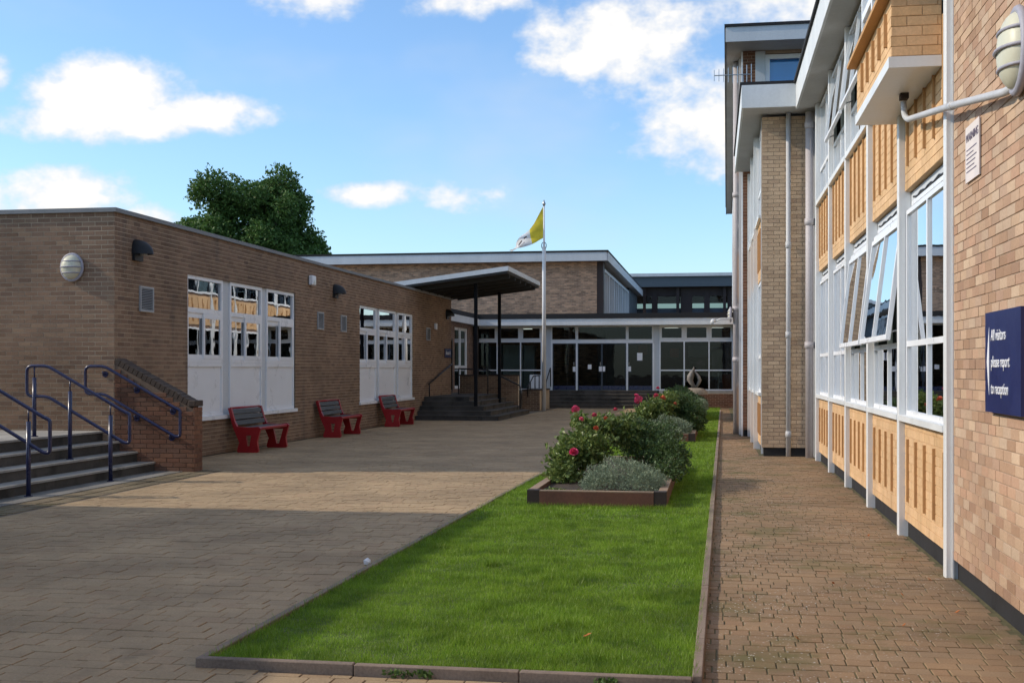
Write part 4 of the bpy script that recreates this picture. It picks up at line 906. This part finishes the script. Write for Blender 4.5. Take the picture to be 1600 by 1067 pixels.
# visitor sign
vsn = thing('visitor_sign', (XR, 8.34, 1.36), 'navy sign reading All visitors please report to reception on pink brick', 'sign')
boxes('board', [(XR - .055, XR - .012, 7.70, 8.67, 1.365, 2.03)], 'navy_sign', vsn)
ax = ((0, -1, 0), (0, 0, 1), (-1, 0, 0)); xs = XR - .0575
for s_, z in (('All visitors', 1.84), ('please report', 1.665), ('to reception', 1.49)): text(s_, ax, (xs, 8.485, z), .105, 'sign_white', vsn, sx=.86)
MB().poly([(8.545, 1.48), (8.545, 1.93), (8.61, 1.70)], [], lambda a, b_, t_: (t_, a, b_), xs - .001, XR - .0552).build('arrow', 'sign_white', vsn)
wsn = thing('warning_notice', (XR, 9.28, 3.06), 'small faded white warning notice high on the pink brick wall', 'sign')
boxes('board', [(XR - .022, XR - .012, 9.03, 9.5, 3.03, 3.44)], 'pale_board', wsn)
text('WARNING', ax, (XR - .0235, 9.47, 3.325), .085, 'notice_ink', wsn)
boxes('small_print', [(XR - .0235, XR - .0222, 9.46 - random.uniform(.22, .39), 9.46, 3.26 - .032 * i, 3.268 - .032 * i) for i in range(6)], 'notice_ink', wsn)
# TV aerial
ae = thing('tv_aerial', (.62, 27, 6.96), 'thin metal television aerial on the pier roof', 'aerial')
MB().tube([(.62, 27, 6.9), (.62, 27, 8.05)], .016, 8).build('mast', 'steel', ae, True); MB().tube([(.0, 26.6, 7.98), (.80, 27.1, 8.10)], .012, 8).build('boom', 'steel', ae, True)
for i in range(9):
    u = i / 8; h = .12 + .10 * u; p = Vector((.0, 26.6, 7.98)).lerp(Vector((.80, 27.1, 8.10)), u); MB().tube([p - Vector((0, .0, h)), p + Vector((0, .0, h))], .008, 6).build('element', 'steel', ae)

# ------------------------------------------------------------------ flagpole and flag
FX, FY = -6.76, 48.5
fp = thing('flagpole', (FX, FY, 0), 'tall white flagpole in front of the entrance', 'flagpole')
MB().tube([(FX, FY, .0), (FX, FY, 6.55), (FX, FY, 6.6), (FX, FY, 8.2)], [.085, .075, .045, .03], 14).build('pole', 'pole_white', fp, True)
MB().tube([(FX, FY, 8.2), (FX, FY, 8.26), (FX, FY, 8.32), (FX, FY, 8.38), (FX, FY, 8.47)], [.02, .055, .07, .04, .008], 10).build('finial', 'steel', fp, True)
MB().tube([(FX + .10 * math.cos(a), FY - .03, 6.62 + .14 * math.sin(a)) for a in [2 * math.pi * i / 16 for i in range(16)]], .014, 6, 0, True).build('halyard_ring', 'black_paint', fp, True)
fg = thing('flag', (FX, FY, 7.1), 'drooping yellow and white flag flying from the flagpole', 'flag')
up = [(-.03, 8.20), (-.19, 7.88), (-.37, 7.52), (-.56, 7.22), (-.86, 6.97), (-.97, 6.74), (-1.0, 6.58), (-1.2, 6.42)]; lo = [(-.03, 6.93), (-.15, 6.85), (-.30, 6.76), (-.47, 6.68), (-.66, 6.60), (-.86, 6.52), (-1.02, 6.47), (-1.22, 6.40)]
def fl_pt(u, v):
    t_ = u * 7; i = min(int(t_), 6); f = t_ - i
    a = [up[i][k] * (1 - f) + up[i + 1][k] * f for k in (0, 1)]; b_ = [lo[i][k] * (1 - f) + lo[i + 1][k] * f for k in (0, 1)]
    x = a[0] * (1 - v) + b_[0] * v; z = a[1] * (1 - v) + b_[1] * v
    return Vector((FX + x * 1.10, FY - .02 + u * .30 * math.sin(5 * v + 7 * u) - .2 * u, z))
def fl_mesh(u0, u1, v0, v1, n, m_, off=0):
    V = [fl_pt(u0 + (u1 - u0) * i / n, v0 + (v1 - v0) * j / m_) + Vector((0, -off, 0)) for i in range(n + 1) for j in range(m_ + 1)]
    return MB().add(V, [[i * (m_ + 1) + j, i * (m_ + 1) + j + 1, (i + 1) * (m_ + 1) + j + 1, (i + 1) * (m_ + 1) + j] for i in range(n) for j in range(m_)])
fl_mesh(0, .40, 0, 1, 14, 16).build('yellow_half', 'flag_yellow', fg, True); fl_mesh(.40, 1, 0, 1, 18, 16).build('white_half', 'flag_white', fg, True)
fl_mesh(.58, .74, .34, .43, 8, 4, .012).build('emblem', 'emblem_brown', fg, True); fl_mesh(.55, .72, .58, .62, 8, 2, .012).build('emblem', 'emblem_brown', fg, True); fl_mesh(.47, .53, .3, .4, 4, 3, .012).build('emblem', 'emblem_brown', fg, True)

# ------------------------------------------------------------------ benches
def bench():
    t_ = thing('park_bench', (0, 0, 0), '', 'bench', 'red benches along the brown wall')
    out = [(-.44, .88), (-.375, .885), (-.30, .62), (-.245, .515), (.0, .50), (.20, .515), (.245, .48), (.225, .42), (.17, .22), (.20, .03), (.17, .0), (-.22, .0), (-.25, .03), (-.20, .2), (-.33, .50)]
    for k, y in enumerate((0, 1.62)):
        e = MB().poly(out, [[(-.06, .34), (.05, .34), (.012, .13), (-.03, .13)]] if k == 0 else [[(-.10, .40), (.12, .40), (.03, .09), (-.03, .09)]], lambda a, b_, q: (a, q, b_), y - .035, y + .035)
        e.build('end_frame', 'red_paint', t_, bevel=0)
    for i, (x, z) in enumerate(((-.40, .80), (-.365, .69), (-.325, .58))):
        d = Vector((.09, 0, -.28)).normalized(); MB().obox((x + .02, .81, z), d * .048, (0, .772, 0), Vector((d.z, 0, -d.x)) * -.016).build('back_slat', 'grey_slat', t_, bevel=.004)
    MB().tube([(-.41, .037, .875), (-.41, 1.583, .875)], .022, 8).build('top_rail', 'red_paint', t_, True)
    for x in (-.21, -.11, -.01, .09): MB().box(x - .044, x + .044, .038, 1.582, .462, .496).build('seat_slat', 'grey_slat', t_, bevel=.004)
    MB().box(.14, .215, .038, 1.582, .445, .50).build('front_rail', 'red_paint', t_, bevel=.01)
    return t_
b0 = bench(); b0.location = (-9.1, 22.95, 0)
b0['label'] = 'red bench with grey slats under the nearer window group, nearest the camera'
for y, l in ((28.35, 'red bench with grey slats between the two window groups, middle of three'), (33.9, 'red bench with grey slats under the farther window group, farthest of three')):
    c = copy_tree(b0, None, (-9.1, y, 0)); c['label'] = l

# ------------------------------------------------------------------ planters
def planter(q, label, L):
    x0, x1, y0, y1 = q; t_ = thing('raised_planter', ((x0 + x1) / 2, (y0 + y1) / 2, 0), label, 'planter', 'timber planters on the lawn'); H = .215; w = .10; e = .022
    def sleeper(a, b_, c, d): 
        s = boxes('board', [(a, b_, c, d, e - .02, H - .012)], 'timber', t_); boxes('top_face', [(a, b_, c, d, H - .012, H)], 'timber_top', s)
    sleeper(x0 + .15, x1 - .15, y0, y0 + w); sleeper(x0 + .15, x1 - .15, y1 - w, y1)
    n = 3
    for k in range(n):
        a = y0 + .15 + (y1 - y0 - .3) * k / n; b_ = y0 + .15 + (y1 - y0 - .3) * (k + 1) / n - .006; sleeper(x0, x0 + w, a, b_); sleeper(x1 - w, x1, a, b_)
    for a in (x0 + .002, x1 - .148):
        for c in (y0 + .003, y1 - .147): boxes('corner_block', [(a, a + .146, c, c + .146, e - .02, H + .003)], 'timber_dark', t_)
    boxes('soil', [(x0 + w + .01, x1 - w - .01, y0 + w + .01, y1 - w - .01, e, H - .05)], 'soil', t_)
planter(PLANT[0], 'brown timber raised planter nearest the camera on the lawn', 0); planter(PLANT[1], 'middle timber raised planter half hidden by the nearer shrubs', 0); planter(PLANT[2], 'farthest timber raised planter on the lawn near the entrance', 0)

# ------------------------------------------------------------------ plants
def leaves(C, N, L, W, up=.3):
    """diamond leaves at centres C with preferred outward directions N"""
    n = len(C); T = rng.normal(size=(n, 3)) + N * .9 + np.array([0, 0, up]); T /= np.linalg.norm(T, axis=1)[:, None]
    S = np.cross(T, rng.normal(size=(n, 3))); S /= np.linalg.norm(S, axis=1)[:, None]; U = np.cross(S, T)
    l = (L * rng.uniform(.6, 1.3, n))[:, None]; w = (W * rng.uniform(.6, 1.3, n))[:, None]
    V = np.stack([C - T * l / 2, C + S * w / 2 + U * w * .18, C + T * l / 2, C - S * w / 2 + U * w * .18], 1)
    return V.reshape(-1, 3), np.arange(4 * n).reshape(-1, 4)
def lobes(E, n, inner=.55, wob=.12):
    """points through the outer part of a set of ellipsoids (cx,cy,cz,rx,ry,rz)"""
    E = np.array(E, float); vol = E[:, 3] * E[:, 4] * E[:, 5]; vol = vol ** .75; k = rng.choice(len(E), n, p=vol / vol.sum())
    d = rng.normal(size=(n, 3)); d /= np.linalg.norm(d, axis=1)[:, None]; r = rng.uniform(inner ** 3, 1, n) ** (1 / 3)
    ph = d * 5 + k[:, None] * 1.7; bump = 1 + wob * (np.sin(ph[:, 0] * 1.3 + 1) * np.sin(ph[:, 1] * 1.7) + np.sin(ph[:, 2] * 2.1 + ph[:, 0])) + rng.normal(0, .05, n)
    return E[k, :3] + d * E[k, 3:] * (r * bump)[:, None], d
def plant(name, loc, label, cat, E, n, L, W, mat, group=None, zmin=.17, inner=.5, up=.3, wob=.12, stems=0, cores=True):
    t_ = thing(name, loc, label, cat, group); E = [(a, b_, .16 + (c - .16) * .93, d * .90, e * .92, f * .92) for a, b_, c, d, e, f in E]; C, N = lobes(E, n, inner, wob); k = C[:, 2] > zmin; C, N = C[k], N[k]
    V, Fq = leaves(C, N, L, W, up); o = link_mesh('foliage', np_mesh('foliage', V - np.array(loc), Fq), mat, t_, loc); o['kind'] = 'stuff'
    for i in range(stems):
        e = random.choice(E); a = random.uniform(0, 6.28); tp = Vector((e[0] + math.cos(a) * e[3] * .7, e[1] + math.sin(a) * e[4] * .7, e[2] + e[5] * random.uniform(.3, 1.1))); b_ = Vector((loc[0] + random.uniform(-.15, .15), loc[1] + random.uniform(-.15, .15), .14))
        MB().tube([b_, b_.lerp(tp, .5) + Vector((random.uniform(-.05, .05), random.uniform(-.05, .05), .05)), tp], [.012, .009, .005], 6).build('stem', 'stem_green', t_, True)
    return t_
PET = {}
def rose(parent, p, r, mat):
    if mat not in PET:
        mb = MB()
        for layer, (n, rad, h, tilt) in enumerate(((6, 1.0, .45, .9), (6, .85, .9, .55), (5, .6, 1.2, .3), (4, .35, 1.35, .12))):
            for i in range(n):
                a = 2 * math.pi * (i + .5 * layer) / n + random.uniform(-.2, .2); o = Vector((math.cos(a), math.sin(a), 0)); s_ = Vector((-o.y, o.x, 0)); w = .62 * rad + .12
                b_ = o * .12; m1 = o * rad * .75 + Vector((0, 0, .28 * h)); tp = o * rad * (.75 + .3 * tilt) + Vector((0, 0, h))
                mb.add([b_, m1 - s_ * w, tp - s_ * w * .55, tp + o * .06, tp + s_ * w * .55, m1 + s_ * w], [[0, 1, 2, 3], [0, 3, 4, 5]])
        me = bpy.data.meshes.new('flower'); me.from_pydata([tuple(v) for v in mb.v], [], mb.f); me.materials.append(M_(mat)); PET[mat] = me
    o = bpy.data.objects.new('flower', PET[mat]); COL.objects.link(o); o.parent = parent; o.location = Vector(p) - wloc(parent); o.scale = (r, r, r); o.rotation_euler = (random.uniform(.2, .9), random.uniform(-.5, .5), random.uniform(0, 6))
# nearest planter
rb = plant('rose_bush', (-1.75, 16.6, .16), 'loose rose bush with pink blooms at the left of the nearest planter', 'rose bush',
           [(-1.72, 16.5, .62, .36, .5, .33), (-2.0, 16.3, .45, .26, .4, .28), (-1.6, 16.9, .9, .26, .35, .17), (-1.85, 16.8, 1.0, .14, .2, .13), (-1.3, 17.2, .85, .3, .4, .25), (-1.95, 15.9, .28, .24, .3, .18)], 5200, .075, .05, 'rose_leaf', stems=16, inner=.25, wob=.25)
for p, r, m_ in (((-1.83, 16.2, 1.10), .055, 'pink_petal'), ((-1.82, 15.9, .55), .058, 'pink_petal'), ((-1.75, 16.1, .98), .032, 'red_petal'), ((-1.55, 16.1, .86), .035, 'coral_petal'), ((-1.33, 16.6, 1.09), .03, 'red_petal'), ((-1.6, 16.4, 1.02), .035, 'red_petal'), ((-1.45, 16.5, .98), .028, 'coral_petal')): rose(rb, p, r, m_)
plant('evergreen_shrub', (-.95, 17.6, .16), 'dense dark green shrub behind the grey mound in the nearest planter', 'shrub',
      [(-.98, 17.5, .62, .44, .6, .40), (-.66, 16.9, .48, .30, .45, .33), (-1.22, 17.6, .76, .26, .4, .27), (-.62, 16.3, .30, .24, .5, .22), (-.80, 18.2, .66, .36, .45, .30), (-.5, 17.3, .42, .2, .4, .24)], 12500, .046, .024, 'dark_leaf', inner=.45, wob=.22, stems=8)
plant('lavender_mound', (-1.1, 15.15, .16), 'rounded grey-green lavender mound at the front of the nearest planter', 'shrub',
      [(-1.12, 15.2, .22, .56, .55, .37), (-.86, 15.1, .18, .32, .45, .27), (-1.42, 15.2, .18, .26, .4, .22)], 15000, .042, .010, 'grey_leaf', inner=.72, up=.7, wob=.10)
plant('ground_plant', (-1.85, 14.6, .16), 'low creeping green plant in the left front corner of the nearest planter', 'plant', [(-1.9, 14.55, .16, .22, .12, .07), (-1.6, 14.5, .15, .2, .08, .06)], 700, .04, .02, 'rose_leaf', zmin=.15, inner=.1)
# middle planter
rb = plant('rose_bush', (-1.35, 29, .16), 'rose bush with bright pink and red blooms in the middle planter', 'rose bush', [(-1.35, 29.2, .72, .42, .7, .34), (-1.6, 28.8, .6, .3, .5, .3), (-1.1, 29.4, .95, .3, .5, .22)], 5000, .075, .05, 'rose_leaf', stems=8, inner=.3, wob=.2)
for p, r, m_ in (((-1.72, 28.3, .92), .10, 'pink_petal'), ((-1.80, 28.3, 1.02), .06, 'pink_petal'), ((-1.32, 28.3, 1.02), .06, 'red_petal'), ((-1.18, 28.3, .96), .07, 'coral_petal'), ((-1.3, 28.6, 1.2), .04, 'red_petal'), ((-.9, 28.4, .85), .035, 'coral_petal')): rose(rb, p, r, m_)
plant('evergreen_shrub', (-.75, 30.5, .16), 'broad dark green shrub in the middle planter', 'shrub', [(-.8, 30.2, .72, .52, .9, .46), (-.45, 29.6, .5, .3, .7, .36), (-1.15, 31, .85, .4, .6, .32)], 14000, .055, .03, 'dark_leaf', inner=.6, wob=.14)
plant('lavender_mound', (-1.0, 27.9, .16), 'small grey-green lavender mound at the front of the middle planter', 'shrub', [(-1.0, 28.0, .28, .52, .5, .36), (-.72, 27.9, .2, .25, .4, .25)], 8000, .06, .016, 'grey_leaf', inner=.7, up=.7)
# farthest planter
plant('evergreen_shrub', (-.9, 41, .16), 'dark green shrub in the farthest planter below the sculpture', 'shrub', [(-1.0, 40.5, .62, .6, 1.3, .45), (-.5, 40, .5, .3, 1.0, .34), (-1.2, 42, .75, .5, 1, .4)], 10000, .075, .04, 'dark_leaf', inner=.6, wob=.14)
plant('grey_shrub', (-.45, 39.2, .16), 'small grey-leaved shrub at the right end of the farthest planter', 'shrub', [(-.42, 39.1, .5, .26, .5, .3)], 2500, .07, .02, 'grey_leaf', inner=.5)

# tree behind the low building
def tree(base, label):
    t_ = thing('broadleaf_tree', base, label, 'tree'); bxx, byy, _ = base
    mb = MB(); mb.tube([(bxx, byy, 0), (bxx + .1, byy, 3), (bxx - .1, byy, 6.5), (bxx + .3, byy, 9.5)], [.5, .4, .3, .15], 10)
    for dx, dz in ((-3, 9), (3, 8.6), (-1.8, 12), (1.9, 12.6), (-4, 7.5), (4, 7), (.5, 13)): mb.tube([(bxx, byy, 5), (bxx + dx * .5, byy + random.uniform(-1, 1), 5 + (dz - 5) * .6), (bxx + dx, byy + random.uniform(-2, 2), dz)], [.2, .12, .04], 7)
    mb.build('trunk', 'bark', t_, True)
    E = []
    for dx, z, r in ((-1.9, 12.9, 1.5), (-2.9, 12.2, 1.2), (-1.0, 11.8, 1.6), (1.6, 13.4, 1.5), (2.3, 12.6, 1.4), (.9, 12.4, 1.4), (3.0, 11.6, 1.3), (-3.4, 10.6, 1.5), (-1.6, 10.2, 1.9), (.6, 10.4, 2.0), (2.6, 10.3, 1.6), (3.7, 9.8, 1.2), (-4.4, 9.4, 1.3), (-3.0, 8.6, 1.8), (-.6, 8.4, 2.2), (2.0, 8.4, 2.0), (4.0, 8.6, 1.5), (4.9, 9.0, .9), (4.6, 7.6, 1.3), (-4.2, 7.6, 1.6), (-2, 6.8, 2), (1, 6.6, 2.2), (3.4, 6.6, 1.7), (-5.0, 9.9, .7), (0, 5.6, 2)):
        for _ in range(4): E.append((bxx + dx * .86 - .3 + random.uniform(-.7, .7), byy + random.uniform(-2.6, 2.6), z + random.uniform(-.5, .5), r * random.uniform(.55, .88), r * random.uniform(.6, 1), r * random.uniform(.5, .78)))
    C, N = lobes(E, 95000, .35, .16); V, Fq = leaves(C, N, .24, .15, -.1); o = link_mesh('crown', np_mesh('crown', V - np.array(base), Fq), 'tree_leaf', t_, base); o['kind'] = 'stuff'
tree((-29.3, 75, 0), 'large dark green broadleaf tree behind the low brown building')

# ------------------------------------------------------------------ sculpture and small things
sp = thing('sculpture', (-.82, 51.4, .6), 'abstract shell-like sculpture on a rounded stone before the right glazing', 'sculpture')
V = []; Fc = []; n, m_ = 20, 6
for j in range(m_ + 1):
    ph = math.pi / 2 * j / m_
    for i in range(n): a = 2 * math.pi * i / n; V.append((-.80 + .66 * math.cos(a) * math.cos(ph) ** .6 * (1 + .05 * math.sin(3 * a)), 51.4 + .4 * math.sin(a) * math.cos(ph) ** .6, .60 + .33 * math.sin(ph)))
Fc = [[j * n + i, j * n + (i + 1) % n, (j + 1) * n + (i + 1) % n, (j + 1) * n + i] for j in range(m_) for i in range(n)]
MB().add(V, Fc).build('base_stone', 'stone', sp, True)
def blade_(pts, name):
    V = []; n = len(pts)
    for (x, z, w) in pts: V += [(x - w, 51.34, z), (x, 51.24 - w * .2, z), (x + w, 51.36, z), (x, 51.46, z)]
    f = [[4 * i + k, 4 * i + (k + 1) % 4, 4 * i + 4 + (k + 1) % 4, 4 * i + 4 + k] for i in range(n - 1) for k in range(4)] + [[3, 2, 1, 0], [4 * n - 4, 4 * n - 3, 4 * n - 2, 4 * n - 1]]
    MB().add(V, f).build(name, 'shell', sp, True)
blade_([(-.72, .92, .06), (-.92, 1.08, .12), (-1.04, 1.3, .16), (-1.0, 1.52, .18), (-.92, 1.70, .13), (-.86, 1.84, .05), (-.84, 1.95, .012)], 'shell')
blade_([(-.74, .92, .04), (-.62, 1.1, .09), (-.55, 1.3, .10), (-.62, 1.5, .09), (-.74, 1.66, .06), (-.84, 1.76, .015)], 'shell')
blade_([(-.98, .94, .012), (-.80, .985, .03), (-.64, 1.12, .03), (-.56, 1.3, .01)], 'fin')
sp.scale = (.82, .82, .86)
lt = thing('litter', (-2.9, 9.95, 0), 'tiny scrap of white litter beside the left lawn kerb', 'litter'); MB().tube([(-2.9, 9.93, .0), (-2.895, 9.94, .025), (-2.88, 9.95, .05)], [.02, .035, .018], 8).build('crumpled_cup', 'sign_white', lt)
def leaf_(p, s_, label, mat='dry_leaf'):
    a = random.uniform(0, 6.28); u = Vector((math.cos(a), math.sin(a), .25)); v = Vector((-math.sin(a), math.cos(a), .1)); c = Vector(p)
    o = MB().add([c - u * s_, c + v * s_ * .5 + Vector((0, 0, .01)), c + u * s_ + Vector((0, 0, .012)), c - v * s_ * .5, c + Vector((0, 0, -.004))], [[0, 4, 1], [1, 4, 2], [2, 4, 3], [3, 4, 0]]).build('fallen_leaf', mat); tag(o, label, 'leaf')
leaf_((-.75, 7.25, .06), .03, 'curled orange fallen leaf on the lawn near the front kerb')
for x, y in ((.9, 9.6), (1.35, 9.2), (1.6, 10.9), (1.2, 8.1), (.5, 7.6), (1.62, 8.6), (1.5, 12.4), (.25, 8.8), (1.66, 9.9)):
    leaf_((x, y, .012), random.uniform(.012, .022), 'tiny brown leaf scrap lying on the brick path'); bpy.context.scene.collection.objects[-1]['group'] = 'leaf scraps on the path'
for i, (x, y, lb) in enumerate(((-1.62, 6.33, 'larger clump of round-leaved weeds in the joint along the front kerb'), (-.55, 6.34, 'small weed at the front kerb near the lawn corner'))):
    t_ = thing('weed', (x, y, 0), lb, 'weed'); n = 90 - 40 * i; C = np.stack([rng.uniform(x - .13 + .06 * i, x + .13 - .06 * i, n), rng.uniform(y - .03, y + .02, n), rng.uniform(.006, .04, n)], 1)
    V, Fq = leaves(C, np.tile([0, -.3, .3], (n, 1)), .028, .024, .4); link_mesh('foliage', np_mesh('foliage', V, Fq), 'weed_leaf', t_, (0, 0, 0))['kind'] = 'stuff'

scene.render.engine = 'CYCLES'; scene.cycles.max_bounces = 6; scene.cycles.diffuse_bounces = 3; scene.cycles.glossy_bounces = 3; scene.cycles.transparent_max_bounces = 8; scene.cycles.use_denoising = True
